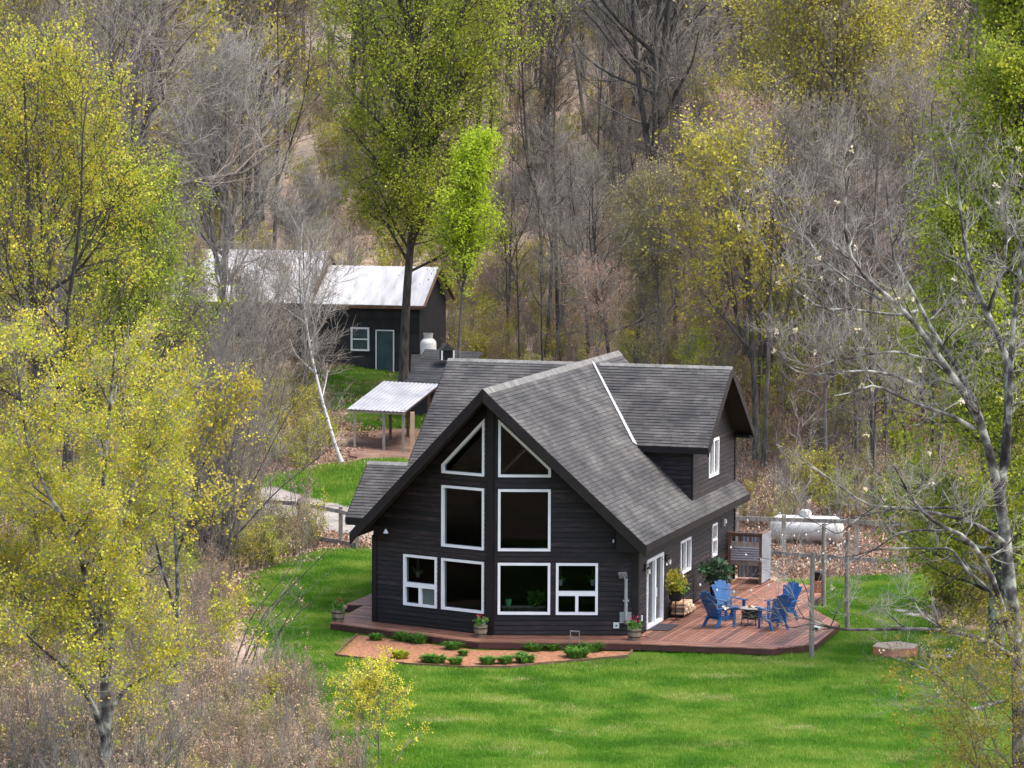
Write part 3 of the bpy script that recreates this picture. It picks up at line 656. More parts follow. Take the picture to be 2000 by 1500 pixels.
# ------------------------------------------------------------------ chairs round the fire pit
def adirondack():
    root = empty('adirondack_chair', (0, 0, 0))
    m = MB()
    for i in range(5):                   # seat slats, front to back
        t = i / 4; x = .34 - .52 * t; z = .37 - .12 * t; m.obox((x, 0, z), (.052, 0, -.010), (0, .27, 0), (.003, 0, .011))
    m.build('seat', M['blue'], root)
    m = MB(); d = Vector((-.36, 0, .80)).normalized(); nb = Vector((.80, 0, .36)).normalized(); b0 = Vector((-.17, 0, .24))
    for i in range(5):                   # fanned back slats with rounded tops
        o = (i - 2); wb, wt = .092, .134; top = .94 - .034 * o * o; yb, yt = o * .094, o * .136
        rows = [(0, wb, yb), (.55, (wb + wt) / 2, (yb + yt) / 2 + 0), (top - .06, wt, yt), (top, wt * .80, yt * .99)]
        for (l0, w0, y0), (l1, w1, y1) in zip(rows, rows[1:]):
            p = lambda l, y, k: b0 + d * l + Vector((0, y, 0)) + nb * k
            m.hexa([p(l0, y0 - w0 / 2, 0), p(l0, y0 + w0 / 2, 0), p(l0, y0 + w0 / 2, .022), p(l0, y0 - w0 / 2, .022), p(l1, y1 - w1 / 2, 0), p(l1, y1 + w1 / 2, 0), p(l1, y1 + w1 / 2, .022), p(l1, y1 - w1 / 2, .022)])
    for l in (.12, .56): m.obox(b0 + d * l - nb * .012, d * .03, (0, .24 + .06 * l, 0), nb * .012)
    m.build('backrest', M['blue'], root)
    for s in (-1, 1):
        a = MB(); a.hexa([(-.36, s * .30 - .045, .565), (-.36, s * .30 + .045, .565), (.44, s * .34 + .07, .585), (.44, s * .34 - .07, .585), (-.36, s * .30 - .045, .587), (-.36, s * .30 + .045, .587), (.44, s * .34 + .07, .607), (.44, s * .34 - .07, .607)]); a.build('arm', M['blue'], root)
        a = MB(); a.hexa([(.30, s * .315 - .02, 0), (.37, s * .315 - .02, 0), (.37, s * .315 + .02, 0), (.30, s * .315 + .02, 0), (.27, s * .315 - .02, .585), (.40, s * .315 - .02, .585), (.40, s * .315 + .02, .585), (.27, s * .315 + .02, .585)]); a.build('leg', M['blue'], root)
        a = MB(); a.hexa([(-.50, s * .27 - .018, 0), (-.42, s * .27 - .018, 0), (-.42, s * .27 + .018, 0), (-.50, s * .27 + .018, 0), (-.24, s * .285 - .018, .36), (.36, s * .285 - .018, .40), (.36, s * .285 + .018, .40), (-.24, s * .285 + .018, .36)][:0] or [(-.40, s * .27 - .025, 0), (-.31, s * .27 - .025, 0), (-.31, s * .27 + .025, 0), (-.40, s * .27 + .025, 0), (-.22, s * .27 - .018, .30), (-.08, s * .27 - .018, .30), (-.08, s * .27 + .018, .30), (-.22, s * .27 + .018, .30)]); a.build('leg', M['blue'], root)
        a = MB(); a.hexa([(-.22, s * .27 - .018, .20), (.34, s * .27 - .018, .29), (.34, s * .27 + .018, .29), (-.22, s * .27 + .018, .20), (-.22, s * .27 - .018, .29), (.34, s * .27 - .018, .375), (.34, s * .27 + .018, .375), (-.22, s * .27 + .018, .29)]); a.build('side_rail', M['blue'], root)
    return root
pit = (6.78, 4.30)
proto = adirondack()
spots = [((5.93, 3.62), 18, 'front blue garden chair on the house side of the fire pit seen from behind'), ((5.86, 5.20), 0, 'rear blue garden chair on the house side facing the camera beside the tall potted plant'), ((7.48, 5.45), 10, 'rear blue garden chair on the lawn side of the fire pit'), ((7.58, 3.78), -14, 'front blue garden chair on the lawn side with its back turned')]
for i, ((x, y), tw, lb) in enumerate(spots):
    o = proto if i == 0 else copy_tree(proto)
    o.location = H(x, y, .004); o.rotation_euler.z = -TH + math.atan2(pit[1] - y, pit[0] - x) + R(tw)
    tag(o, lb, 'chair', 'blue garden chairs round the fire pit')
v = empty('fire_pit', H(*pit, .003), -TH, 'round black fire bowl on legs between the blue chairs', 'fire pit')
m = MB(); m.lathe([(.20, .17), (.27, .24), (.31, .36), (.325, .47), (.36, .48), (.36, .495), (.30, .49), (.27, .36), (.1, .30)], (0, 0, 0), 24); m.build('bowl', M['black'], v, True)
m = MB(); m.lathe([(.335, .485), (.37, .49), (.37, .505), (.335, .505)], (0, 0, 0), 24); m.build('rim', M['weather'], v, True)
for k in range(4): m = MB(); a = k * math.pi / 2 + .6; m.tube([(.30 * math.cos(a), .30 * math.sin(a), .42), (.33 * math.cos(a), .33 * math.sin(a), 0)], .014, 6); m.build('leg', M['black'], v)
for k, (a, ln, c) in enumerate(((.3, .16, 'ember'), (1.7, .13, 'ember'), (2.7, .18, 'black'), (4.4, .15, 'firewood'))):
    m = MB(); m.tube([(-ln * math.cos(a), -ln * math.sin(a), .42), (ln * .6 * math.cos(a), ln * .6 * math.sin(a), .53)], .04, 6); o = m.build('log', M[c], v)

# ------------------------------------------------------------------ objects against the house and on the deck
v = hthing('door_mat', 'dark rubber mat in front of the sliding door', 'mat', 4.12, 2.30, .004); m = MB(); m.box(0, .62, 0, 1.25, 0, .015); m.build('mat', M['mat'], v)
v = hthing('firewood_rack', 'black metal firewood rack against the side wall', 'rack', 4.16, 4.75)
for y in (0, 1.25):
    m = MB(); m.tube([(.40, y, .0), (.40, y, 1.05), (.02, y, 1.05), (.02, y, 0)], .014, 6); m.build('hoop', M['black'], v)
for z in (.08, .60, 1.05):
    m = MB()
    for x in (.02, .40): m.tube([(x, 0, z), (x, 1.25, z)], .012, 6)
    m.build('rail', M['black'], v)
rr = random.Random(4); logs = []
for row in range(4):
    for k in range(11 - row):
        y = 4.85 + k * .112 + (row % 2) * .05 + rr.uniform(-.01, .01); z = .135 + row * .088
        r = rr.uniform(.045, .058); m = MB(); m.tube([(-.21 + rr.uniform(-.03, .03), 0, 0), (.22 + rr.uniform(-.02, .05), 0, rr.uniform(-.01, .02))], r, 7)
        o = empty('firewood_log', H(4.38, y, z), -TH + rr.uniform(-.06, .06), 'split firewood log stacked in the black rack', 'log', 'split logs in the firewood rack'); m.build('log', M['firewood'], o)
v = hthing('potted_plant', 'black pot of green and rusty foliage on a thin black stand by the sliding door', 'potted plant', 4.42, 4.38)
m = MB(); m.tube([(0, 0, 0), (0, 0, .62)], .018, 6); m.tube([(-.15, 0, .01), (.15, 0, .01)], .015, 5); m.tube([(0, -.15, .01), (0, .15, .01)], .015, 5); m.build('stand', M['black'], v)
m = MB(); m.lathe([(.13, .58), (.20, .66), (.21, .86), (.19, .86), (.15, .8)], (0, 0, 0), 14); m.build('pot', M['black'], v, True)
foliage('leaves', M['lf_olive'], v, 420, .30, (0, .02, 1.14), .10, 1.35, 8, .9); foliage('green_leaves', M['lf_fern'], v, 90, .28, (.12, 0, 1.0), .12, .8, 9, .2)
v = hthing('potted_tree_plant', 'broad dark green plant in a tall black pot beside the side wall', 'potted plant', 4.78, 7.95)
m = MB(); m.lathe([(.15, 0), (.20, .52), (.17, .52), (.14, .4)], (0, 0, 0), 12); m.build('pot', M['black'], v, True)
m = MB()
for k in range(9): a = k * .7; m.tube([(0, 0, .45), (.2 * math.cos(a), .2 * math.sin(a), .85), (.42 * math.cos(a), .42 * math.sin(a), 1.05)], .012, 4)
m.build('stems', M['barkdark'], v); foliage('leaves', M['lf_dark'], v, 260, .48, (0, .05, .98), .19, .62, 10, .1)
def barrel(x, y, label, red=True, seed=1):
    v = hthing('barrel_planter', label, 'planter', x, y, .004, group='half barrel planters on the deck')
    m = MB(); m.lathe([(.155, 0), (.19, .14), (.20, .33), (.18, .335), (.17, .28)], (0, 0, 0), 16); m.build('barrel', M['terra'], v)
    for z, r in ((.08, .176), (.25, .200)): m = MB(); m.lathe([(r, z), (r + .008, z), (r + .008, z + .025), (r, z + .025)], (0, 0, 0), 16); m.build('hoop', M['black'], v)
    foliage('leaves', M['lf_fern'], v, 90, .19, (0, 0, .42), .11, .7, seed, .5)
    foliage('flowers', M['petalred'], v, 22, .11, (.02, 0, .58), .075, .8, seed + 1); foliage('pale_flowers', M['whitepetal'], v, 8, .16, (.08, -.04, .42), .05, .5, seed + 2)
barrel(-5.06, .95, 'half barrel of flowers at the left end of the deck', seed=21); barrel(-.17, -.40, 'half barrel with red flowers in front of the prow post', seed=31); barrel(4.20, .50, 'half barrel with red flowers at the corner by the vent pipe', seed=41)
# outdoor shower of corrugated metal
v = hthing('outdoor_shower', 'corrugated metal and timber shower enclosure at the far end of the deck', 'shower enclosure', 4.16, 12.25)
def corrug(mb, p, du, dv, n, depth):    # ribs run along dv
    p, du, dv = Vector(p), Vector(du), Vector(dv); nn = du.cross(dv).normalized() * depth
    for i in range(n):
        a, b = p + du * (i / n), p + du * ((i + 1) / n); mid = (a + b) / 2
        q = [a, mid + nn, b]
        for s0, s1 in ((q[0], q[1]), (q[1], q[2])):
            t = nn.normalized() * .006; mb.hexa([s0 - t, s1 - t, s1 + dv - t, s0 + dv - t, s0, s1, s1 + dv, s0 + dv])
for x, y in ((0, 0), (1.02, 0), (1.02, 1.15)): m = MB(); m.box(x - .045, x + .045, y - .045, y + .045, 0, 1.62); m.build('post', M['brownwood'], v)
for z0, z1 in ((.60, .74), (1.20, 1.36), (1.53, 1.60)): m = MB(); m.box(.045, .975, -.02, .02, z0, z1); m.build('rail', M['weather'] if z0 < 1.5 else M['brownwood'], v)
m = MB(); m.box(-.06, 1.08, -.06, .06, 1.62, 1.66); m.box(.96, 1.08, .06, 1.2, 1.62, 1.66); m.build('cap_rail', M['brownwood'], v)
for x in (.33, .65): m = MB(); m.box(x, x + .06, -.02, .02, 1.36, 1.53); m.build('baluster', M['brownwood'], v)
m = MB(); corrug(m, (.045, -.03, .74), (0, 0, .46), (.93, 0, 0), 6, -.022); m.build('front_sheet', M['sheeting'], v)
m = MB(); corrug(m, (1.07, -.04, .05), (0, 1.22, 0), (0, 0, 1.58), 11, .022); m.build('side_sheet', M['sheeting'], v)
m = MB(); corrug(m, (0, 1.1, .05), (1.0, 0, 0), (0, 0, 1.5), 8, .022); m.build('rear_sheet', M['sheeting'], v)
m = MB(); m.box(-.06, .02, -.3, -.05, .62, .66); m.build('shelf', M['cedar'], v)
v = hthing('cedar_crate', 'orange cedar crate on the deck corner beside the fence pole', 'crate', 7.25, 11.35)
m = MB()
for k in range(3): m.box(-.2, .2, -.2, .2, .02 + k * .115, .12 + k * .115)
m.build('slats', M['cedar'], v); m = MB(); m.box(-.19, .19, -.19, .19, 0, .33); m.build('core', M['black'], v)
v = hthing('black_pot', 'black pot standing on the orange cedar crate', 'pot', 7.25, 11.35, .37); m = MB(); m.lathe([(.13, 0), (.18, .26), (.16, .27), (.14, .2)], (0, 0, 0), 14); m.build('pot', M['black'], v, True)
# light poles and the string of bulbs
def pole(x, y, top, label, lean=0):
    z0 = GZ - .3; v = hthing('light_pole', label, 'pole', x, y, z0, group='poles carrying the string lights'); m = MB(); n = 6; r = .075
    m.tube([(lean * t + .012 * math.sin(4 * t + x), 0, (top - z0) * t) for t in np.linspace(0, 1, n)], [r * (1 - .15 * t) for t in np.linspace(0, 1, n)], 10); m.build('post', M['weather'], v, True); return Vector((x + lean, y, top))
T1 = pole(9.42, .58, 2.78, 'tall grey pole at the front corner of the deck', -.02); T3 = pole(7.72, 10.0, 2.36, 'brown pole at the back corner of the deck by the crate'); T2 = pole(9.30, 6.1, 2.66, 'grey pole on the lawn side of the deck', -.05)
v = empty('solar_light', H(9.42, .58, .65), -TH, 'small white solar lamp fixed to the front pole', 'lamp'); m = MB(); m.obox((.16, -.05, 0), (.09, 0, -.02), (0, .07, 0), (.01, 0, .012)); m.build('panel', M['palepot'], v); m = MB(); m.obox((.12, -.05, -.06), (.05, 0, 0), (0, .04, 0), (0, 0, .04)); m.build('lamp_body', M['black'], v)
def string(p, q, sag, label, n):
    p, q = Vector(p), Vector(q); pts = []
    for t in np.linspace(0, 1, 17): a = p.lerp(q, t); a.z -= sag * 4 * t * (1 - t); pts.append(a)
    v = hthing('string_lights', label, 'string lights', 0, 0, 0, group='bulb strings over the deck'); m = MB(); m.tube(pts, .006, 4); m.build('wire', M['black'], v)
    me = None
    for k in range(n):
        t = (k + .5) / n; a = p.lerp(q, t); a.z -= sag * 4 * t * (1 - t) + .05
        if me is None: mb = MB(); mb.lathe([(.012, .05), (.015, .02), (.032, -.01), (.02, -.045)], (0, 0, 0), 8); me = mb.mesh('bulb', M['bulb'], True)
        o = link(bpy.data.objects.new('bulb', me), v); o.location = a
string(T1 + Vector((0, 0, -.1)), (4.46, 2.2, 2.25), 1.0, 'string of bulbs from the front pole to the eave near the door', 9)
string(T1 + Vector((0, 0, -.12)), T2 + Vector((0, 0, -.1)), .35, 'string of bulbs between the two poles on the lawn side', 7)
string(T2 + Vector((0, 0, -.12)), T3 + Vector((0, 0, -.1)), .35, 'string of bulbs from the lawn side pole to the back corner pole', 6)
string(T3 + Vector((0, 0, -.12)), (4.46, 12.6, 2.2), .4, 'string of bulbs from the back corner pole to the far eave', 7)
string(T2 + Vector((0, 0, -.2)), (4.46, 8.2, 2.25), .8, 'string of bulbs from the lawn side pole to the middle of the eave', 9)

# ------------------------------------------------------------------ garden bed
bed = [(-4.1, .05), (-3.49, -3.54), (-2.3, -4.02), (-1.06, -4.30), (.6, -4.25), (1.8, -3.84), (2.75, -2.82), (4.40, -1.15), (4.32, -.20), (.02, -1.37)]
bo, _ = sheet('mulch_bed', [H(*p)[:2] for p in bed], M['mulch'], .06, .35, .0, 'orange bark mulch bed in front of the deck')
E_ = [((-4.1, .0), (-3.49, -3.56)), ((-3.49, -3.56), (-1.06, -4.33)), ((-1.06, -4.33), (.6, -4.28)), ((.6, -4.28), (1.8, -3.88)), ((1.8, -3.88), (2.75, -2.85)), ((2.75, -2.85), (4.44, -1.15)), ((4.44, -1.15), (4.34, -.22))]
bt = empty('bed_edging', H(0, 0, GZ), -TH, 'weathered timber edging round the mulch bed', 'edging')
for p, q in E_: m = MB(); m.bar((*p, .05), (*q, .05 + rng.uniform(-.01, .02)), .04, .13); m.build('edging_board', M['brownwood'], bt)
P_ = [(-3.31, -.64, .16, 0), (-2.43, -.48, .30, 1), (-1.93, -.71, .30, 1), (-.68, -1.45, .23, 1), (-.63, -3.75, .22, 0), (-1.62, -3.35, .24, 2), (-.35, -3.8, .22, 1), (.2, -3.85, .17, 0), (1.04, -3.5, .21, 1), (1.47, -3.25, .21, 1), (1.95, -2.95, .28, 1), (1.62, -.95, .24, 1), (2.1, -.75, .16, 0), (3.10, -1.65, .34, 0), (3.22, -.50, .30, 1), (-.05, -2.4, .1, 0), (1.6, -2.2, .09, 0), (2.75, -.60, .18, 0)]
Lb = ['small grey-green tuft at the left end of the mulch bed', 'left of two lush daylily clumps by the deck', 'right of two lush daylily clumps by the deck', 'daylily clump under the prow', 'low green clump in the left front row of the bed', 'yellow-green clump by the front edging', 'green clump in the middle of the front edging', 'small tuft beside the middle front clump', 'round green clump near the front edging', 'rounded green clump next to the long clump', 'longest green clump of the front row', 'green clump against the deck right of the prow', 'small sprig against the deck', 'wide dark green mound at the right front edge', 'bright clump beside the little trellis', 'tiny sprout in the middle of the mulch', 'tiny sprout right of the middle of the mulch', 'thin sprig at the foot of the little trellis']
def tuft_mesh(seed, n, r, hgt, blades=True):
    rr = np.random.default_rng(seed); a = rr.random(n) * 6.283; q = rr.random(n) ** .6 * r * .6; L_ = hgt * (.6 + .6 * rr.random(n)); ln = rr.normal(.55, .25, n)
    b = np.stack([q * np.cos(a), q * np.sin(a), np.zeros(n)], -1); dr = np.stack([np.cos(a) * ln, np.sin(a) * ln, np.ones(n)], -1); dr /= np.linalg.norm(dr, axis=1)[:, None]
    sd = np.stack([-np.sin(a), np.cos(a), np.zeros(n)], -1) * (.018 + .02 * rr.random((n, 1)))
    m1 = b + dr * L_[:, None] * .6; tip = m1 + (dr + np.stack([np.cos(a) * .7, np.sin(a) * .7, -.6 * np.ones(n)], -1)) * L_[:, None] * .3
    V = np.stack([b - sd, b + sd, m1 + sd, m1 - sd, tip], 1).reshape(-1, 3); i = np.arange(n) * 5
    return V, np.stack([i, i + 1, i + 2, i + 3], -1), np.stack([i + 3, i + 2, i + 4], -1)
for i, ((x, y, r, k), lb) in enumerate(zip(P_, Lb)):
    V, Q, T = tuft_mesh(100 + i, int(60 + 560 * r), r * 1.15, .20 + .55 * r); mm = M[('lf_fern', 'lf_fern', 'lf_yg')[k]]
    o = link(bpy.data.objects.new('bed_plant', npmesh('bed_plant', V, Q, T, [mm]))); o.location = H(x, y, GZ + .04); tag(o, lb, 'plant', 'perennial clumps in the mulch bed')
v = hthing('small_trellis', 'little grey wooden trellis standing in the mulch bed', 'trellis', 2.72, -.55, GZ); m = MB()
for x in (-.13, .13): m.box(x - .012, x + .012, -.012, .012, -.1, .62)
for z in (.40, .60): m.box(-.14, .14, -.014, .014, z, z + .035)
m.build('trellis_frame', M['weather'], v)

# ------------------------------------------------------------------ lawn objects on the right
c = G(1753, 1276); v = empty('sandbox', (c[0], c[1], c[2]), .25, 'low orange hexagonal box with a pale plywood lid on the lawn', 'sandbox'); m = MB()
hx = [(.66 * math.cos(k * math.pi / 3), .62 * math.sin(k * math.pi / 3)) for k in range(6)]
for k in range(6):
    p, q = hx[k], hx[(k + 1) % 6]; m = MB(); m.bar((*p, .135), (*q, .135), .035, .29); m.build('side_board', M['cedar'], v)
def hexlid(x0, x1):
    q = clip(clip([(x * 1.05, y * 1.05) for x, y in hx], 1, 0, x1), -1, 0, -x0); m = MB(); m.prism([(x, y, .285) for x, y in q], (0, 0, .03)); return m.build('lid_panel', M['pale'], v)
for x0, x1 in ((-.75, -.215), (-.205, .215), (.225, .75)): hexlid(x0, x1)
c = G(1842, 1282); v = empty('planter_tray', c, .1, 'low dark tray with pale top and white flowers on the lawn', 'planter'); m = MB(); m.box(-.32, .32, -.28, .28, 0, .10); m.build('tray', M['black'], v); m = MB(); m.box(-.30, .30, -.26, .26, .10, .115); m.build('soil_top', M['weather'], v); foliage('flowers', M['whitepetal'], v, 30, .2, (.25, 0, .2), .07, .4, 50)
for i, (x, y, s, lb) in enumerate(((1762, 1190, .22, 'grey-brown stone at the lawn edge'), (1784, 1197, .20, 'flatter stone beside the grey-brown stone at the lawn edge'), (1912, 1300, .16, 'pale stone on the lawn under the olive branches'), (1965, 1312, .2, 'pale stone furthest from the planter tray'), (1925, 1280, .14, 'small dark stone near the planter tray'))):
    c = G(x, y); rr = np.random.default_rng(i); import bmesh; bm = bmesh.new(); bmesh.ops.create_icosphere(bm, subdivisions=2, radius=s)
    for vv in bm.verts: k = 1 + .25 * math.sin(7 * vv.co.x / s + i) * math.cos(5 * vv.co.y / s) ; vv.co = Vector((vv.co.x * k * 1.3, vv.co.y * k, vv.co.z * k * .5))
    me = bpy.data.meshes.new('stone'); bm.to_mesh(me); bm.free(); me.materials.append(M['stone']); o = link(bpy.data.objects.new('stone', me)); o.location = c; tag(o, lb, 'stone', 'stones along the lawn edge')
# wire and rail fence behind the house on the right, with the gas tank beyond
def fence(name, label, posts, top, rail_top=True, rail_low=True, mm='weather'):
    v = empty(name, posts[0], 0, label, 'fence'); o0 = Vector(posts[0])
    for p, hgt in zip(posts, top): m = MB(); q = Vector(p) - o0; m.box(q.x - .07, q.x + .07, q.y - .07, q.y + .07, q.z - .2, q.z + hgt); m.build('post', M[mm], v)
    for (p, h0), (q, h1) in zip(zip(posts, top), list(zip(posts, top))[1:]):
        a, b = Vector(p) - o0, Vector(q) - o0
        if rail_top: m = MB(); m.bar(a + Vector((0, -.09, h0 - .16)), b + Vector((0, -.09, h1 - .16)), .04, .14); m.build('rail', M[mm], v)
        if rail_low: m = MB(); m.bar(a + Vector((0, -.09, .16)), b + Vector((0, -.09, .16)), .05, .16); m.build('rail', M[mm], v)
    return v
fr_posts = [G(1440, 1080), G(1533, 1086), G(1675, 1097), G(1813, 1099)]
fence('rail_fence', 'weathered post and rail fence in front of the white gas tank', fr_posts, [1.45, 1.5, 1.62, 1.55])
c = G(1578, 1062); v = empty('gas_tank', c, R(-12), 'large white horizontal gas tank behind the fence', 'gas tank'); m = MB()
m.tube([(-1.30, 0, .62), (-1.26, 0, .62), (-1.15, 0, .62), (-1.0, 0, .62), (1.0, 0, .62), (1.15, 0, .62), (1.26, 0, .62), (1.30, 0, .62)], [.08, .26, .40, .46, .46, .40, .26, .08], 24); m.build('tank_body', M['tank'], v, True)
m = MB(); m.lathe([(.20, 1.02), (.21, 1.20), (.15, 1.28), (.03, 1.30)], (-.05, 0, 0), 16); m.build('dome_lid', M['tank'], v, True)
for x in (-.75, .75): m = MB(); m.box(x - .08, x + .08, -.3, .3, -.1, .24); m.build('saddle_leg', M['stone'], v)
for x in (-1.0, .95): m = MB(); m.tube([(x, 0, 1.05), (x, 0, 1.15), (x + .06, 0, 1.15), (x + .06, 0, 1.05)], .015, 5); m.build('lifting_lug', M['tank'], v)
c = G(1443, 1040); v = empty('utility_box', (c[0], c[1], c[2]), 0, 'grey utility box on a post behind the far corner of the house', 'box'); m = MB(); m.box(-.12, .12, -.06, .06, 1.0, 1.35); m.build('box', M['galv'], v); m = MB(); m.box(-.04, .04, -.03, .03, -.1, 1.0); m.build('post', M['weather'], v)
# fence and drive on the left
fence('drive_fence', 'weathered post and rail fence along the gravel drive', [G(430, 1040), G(507, 1050), G(587, 1057), G(668, 1070), G(700, 1076)], [1.3, 1.4, 1.45, 1.4, 1.35])

# ------------------------------------------------------------------ lean-to, coop, sheds
Yf = G(748, 884)[1]; DY = 3.4
def gp(px, Y): p = at(px, 800, Y); return np.array([p[0], Y, float(g(p[0], Y))])
a0, a1, b1, b0 = at(679, 801, Yf - .2), at(792, 806, Yf - .2), at(857, 752, Yf + DY), at(750, 746, Yf + DY)
v = empty('lean_to', (0, 0, 0), 0, 'open lean-to with grey corrugated roof on pale posts', 'lean-to'); m = MB(); corrug(m, a0, Vector(a1) - Vector(a0), Vector(b0) - Vector(a0), 14, -.03); m.build('roof', M['sheeting'], v)
for px, Y, z1, mm in ((693, Yf, 1, 'weather'), (750, Yf, 1, 'weather'), (788, Yf, 1, 'weather'), (763, Yf + DY - .3, 0, 'brownwood'), (797, Yf + DY - .3, 0, 'brownwood'), (838, Yf + DY - .3, 0, 'brownwood')):
    p = gp(px, Y); tz = (a0[2] - .06) if z1 else b0[2] - .24; m = MB(); m.box(p[0] - .06, p[0] + .06, Y - .06, Y + .06, p[2] - .2, tz); m.build('post', M[mm], v)
m = MB(); m.bar(Vector(a0) + Vector((0, .15, -.09)), Vector(a1) + Vector((0, .15, -.09)), .05, .12); m.build('front_beam', M['weather'], v); m = MB(); m.bar(Vector(a1) + Vector((-.1, .2, -.1)), Vector(b1) + Vector((-.1, -.1, -.1)), .05, .12); m.build('side_beam', M['brownwood'], v)
v2 = empty('pale_post', gp(806, Yf + .4), 0, 'whitish fence post with dark bands beside the lean-to', 'post'); m = MB(); m.box(-.09, .09, -.06, .06, -.2, 1.75); m.build('post', M['pale'], v2)
# dug mound
def mound():
    c = G(745, 872); n = 40; rr = np.random.default_rng(5); t = np.linspace(0, 6.283, n, endpoint=False); V = []; Q = []
    for j, q in enumerate(np.linspace(1, 0, 9)):
        for k in range(n): r = q * (1 + .2 * math.sin(3 * t[k]) + .12 * math.sin(7 * t[k])); V.append((r * 1.9 * math.cos(t[k]), r * 1.3 * math.sin(t[k]), .42 * (1 - q * q) + rr.normal(0, .025) - .05))
    for j in range(8):
        for k in range(n): a = j * n; Q.append((a + k, a + (k + 1) % n, a + n + (k + 1) % n, a + n + k))
    o = link(bpy.data.objects.new('earth_mound', npmesh('earth_mound', V, Q, None, [M['soil']], smooth=True))); o.location = (c[0] + .9, c[1] + 1.6, c[2]); tag(o, 'mound of dug brown earth under the lean-to', 'earth mound')
mound()
Yc = Yf + 6.5; v = empty('coop', (0, 0, 0), 0, 'low building with dark shingled roof behind the lean-to', 'shed'); q = [at(788, 752, Yc), at(905, 757, Yc), at(940, 700, Yc + 3), at(829, 684, Yc + 3)]
m = MB(); m.prism([tuple(p) for p in q], (0, 0, -.12)); m.build('roof', M['tarp'], v); m = MB(); fp = [at(800, 752, Yc + .3), at(900, 756, Yc + .3)]; m.hexa([(fp[0][0], Yc + .3, 0), (fp[1][0], Yc + .3, 0), (fp[1][0], Yc + 2.8, 0), (fp[0][0], Yc + 2.8, 0), (fp[0][0], Yc + .3, q[0][2] - .1), (fp[1][0], Yc + .3, q[0][2] - .1), (fp[1][0], Yc + 2.8, q[3][2] - .2), (fp[0][0], Yc + 2.8, q[3][2] - .2)]); m.build('wall', M['shedwall'], v)
m = MB(); k0 = Vector(q[0]); eu = (Vector(q[1]) - k0); ev = (Vector(q[3]) - k0)
for i in range(14): m.obox(k0 + eu * .5 + ev * ((i + .5) / 14) + Vector((0, 0, .02)), eu * .49, ev * (.45 / 14), (0, -.01, .012))
tag(m.build('shingle_course', M['tarp'], v), kind='stuff')
cu = at(872, 690, Yc + 1.6); v3 = empty('roof_ventilator', cu, .3, 'tiny dark gabled ventilator with white corner trim on the coop roof', 'ventilator')
m = MB(); m.prism([(-.34, -.2, .12), (.0, -.2, .42), (.34, -.2, .12)], (0, .5, 0)); m.build('roof', M['tarp'], v3); m = MB(); m.box(-.26, .26, -.15, .25, -.3, .14); m.build('body', M['black'], v3); m = MB()
for x in (-.27, .27): m.box(x - .03, x + .03, -.2, -.14, -.3, .12)
m.build('corner_trim', M['white'], v3)
c = at(836, 690, Yc + 6); v = empty('gas_cylinder', (c[0], c[1], float(g(c[0], c[1]))), 0, 'upright pale gas cylinder behind the dark coop roof', 'gas cylinder'); hh = at(836, 652, Yc + 6)[2] - float(g(c[0], c[1]))
m = MB(); m.lathe([(.30, 0), (.37, .12), (.37, hh - .48), (.34, hh - .36), (.22, hh - .24), (.10, hh - .2)], (0, 0, 0), 20); m.build('cylinder', M['tank'], v, True); m = MB(); m.lathe([(.20, hh - .26), (.22, hh - .05), (.24, hh), (.20, hh), (.18, hh - .2)], (0, 0, 0), 16); m.build('collar', M['tank'], v, True)
# white-roofed shed in two lengths
Ys = 169.0
cz = float(g(-6, Ys)); AS = -13.0
oS = at(812, 700, Ys); v = empty('white_roofed_shed', (oS[0], Ys, cz), R(AS), 'long dark shed with white metal roofs in two lengths', 'shed')
kx = 1 / 40.2                          # metres for a pixel at that distance
ze = (at(700, 598, Ys)[2] - cz); zr = (at(700, 523, Ys + 2.7)[2] - cz); zr2 = (at(600, 495, Ys + 2.9)[2] - cz)
def gable(x0, x1, y0, y1, ze, zr, nm):
    ym = (y0 + y1) / 2; m = MB()
    for ya, yb in ((y0 - .35, ym), (y1 + .35, ym)):
        zz = ze - .35 * (zr - ze) / (ym - y0) * 0; m.prism([(x0, ya, ze), (x1, ya, ze), (x1, yb, zr), (x0, yb, zr)], (0, 0, -.05))
    ro = m.build('roof', M['whiteroof'], v); m = MB(); n = int((x1 - x0) / .42)
    for i in range(n + 1):
        x = x0 + .02 + (x1 - x0 - .04) * i / n; m.bar((x, y0 - .34, ze + .012), (x, ym, zr + .012), .035, .03)
    tag(m.build('standing_seams', M['whiteroof'], ro), kind='stuff'); m = MB()
    m.bar((x0, y0 - .37, ze - .10), (x1, y0 - .37, ze - .10), .03, .16); m.build('fascia_board', M['brownwood'], v)
    for ya in (y0 - .36, y1 + .36): m = MB(); m.bar((x1 + .03, ya, ze - .06), (x1 + .03, ym, zr - .06), .05, .18, up=(1, 0, 0)); m.build('barge_board', M['brownwood'], v)
    m = MB(); xe = x1 - .3; m.prism([(x0 + .2, y0, -.3), (xe, y0, -.3), (xe, y0, ze - .02), (x0 + .2, y0, ze - .02)], (0, .1, 0)); m.prism([(xe - .1, y0, -.3), (xe - .1, y1, -.3), (xe - .1, y1, ze), (xe - .1, ym, zr - .06), (xe - .1, y0, ze)], (.1, 0, 0)); m.box(x0 + .2, xe, y1 - .1, y1, -.3, ze); m.build('wall', M['shedwall'], v)
    for i in range(int((ze) / .28)): m = MB(); m.box(x0 + .2, xe + .02, y0 - .025, y0, i * .28, i * .28 + .27); m.build('wall_board', M['shedwall'], v)
gable(-5.2, .45, 0, 5.4, ze, zr, 'a'); gable(-12.6, -5.25, -.15, 5.7, ze + .02, zr2, 'b')
x0, x1 = (679 - 812) * kx, (717 - 812) * kx; z0, z1 = 45 * kx, 92 * kx; m = MB(); FW = Facet((0, -.03, 0), (1, 0, 0), (0, -1, 0))
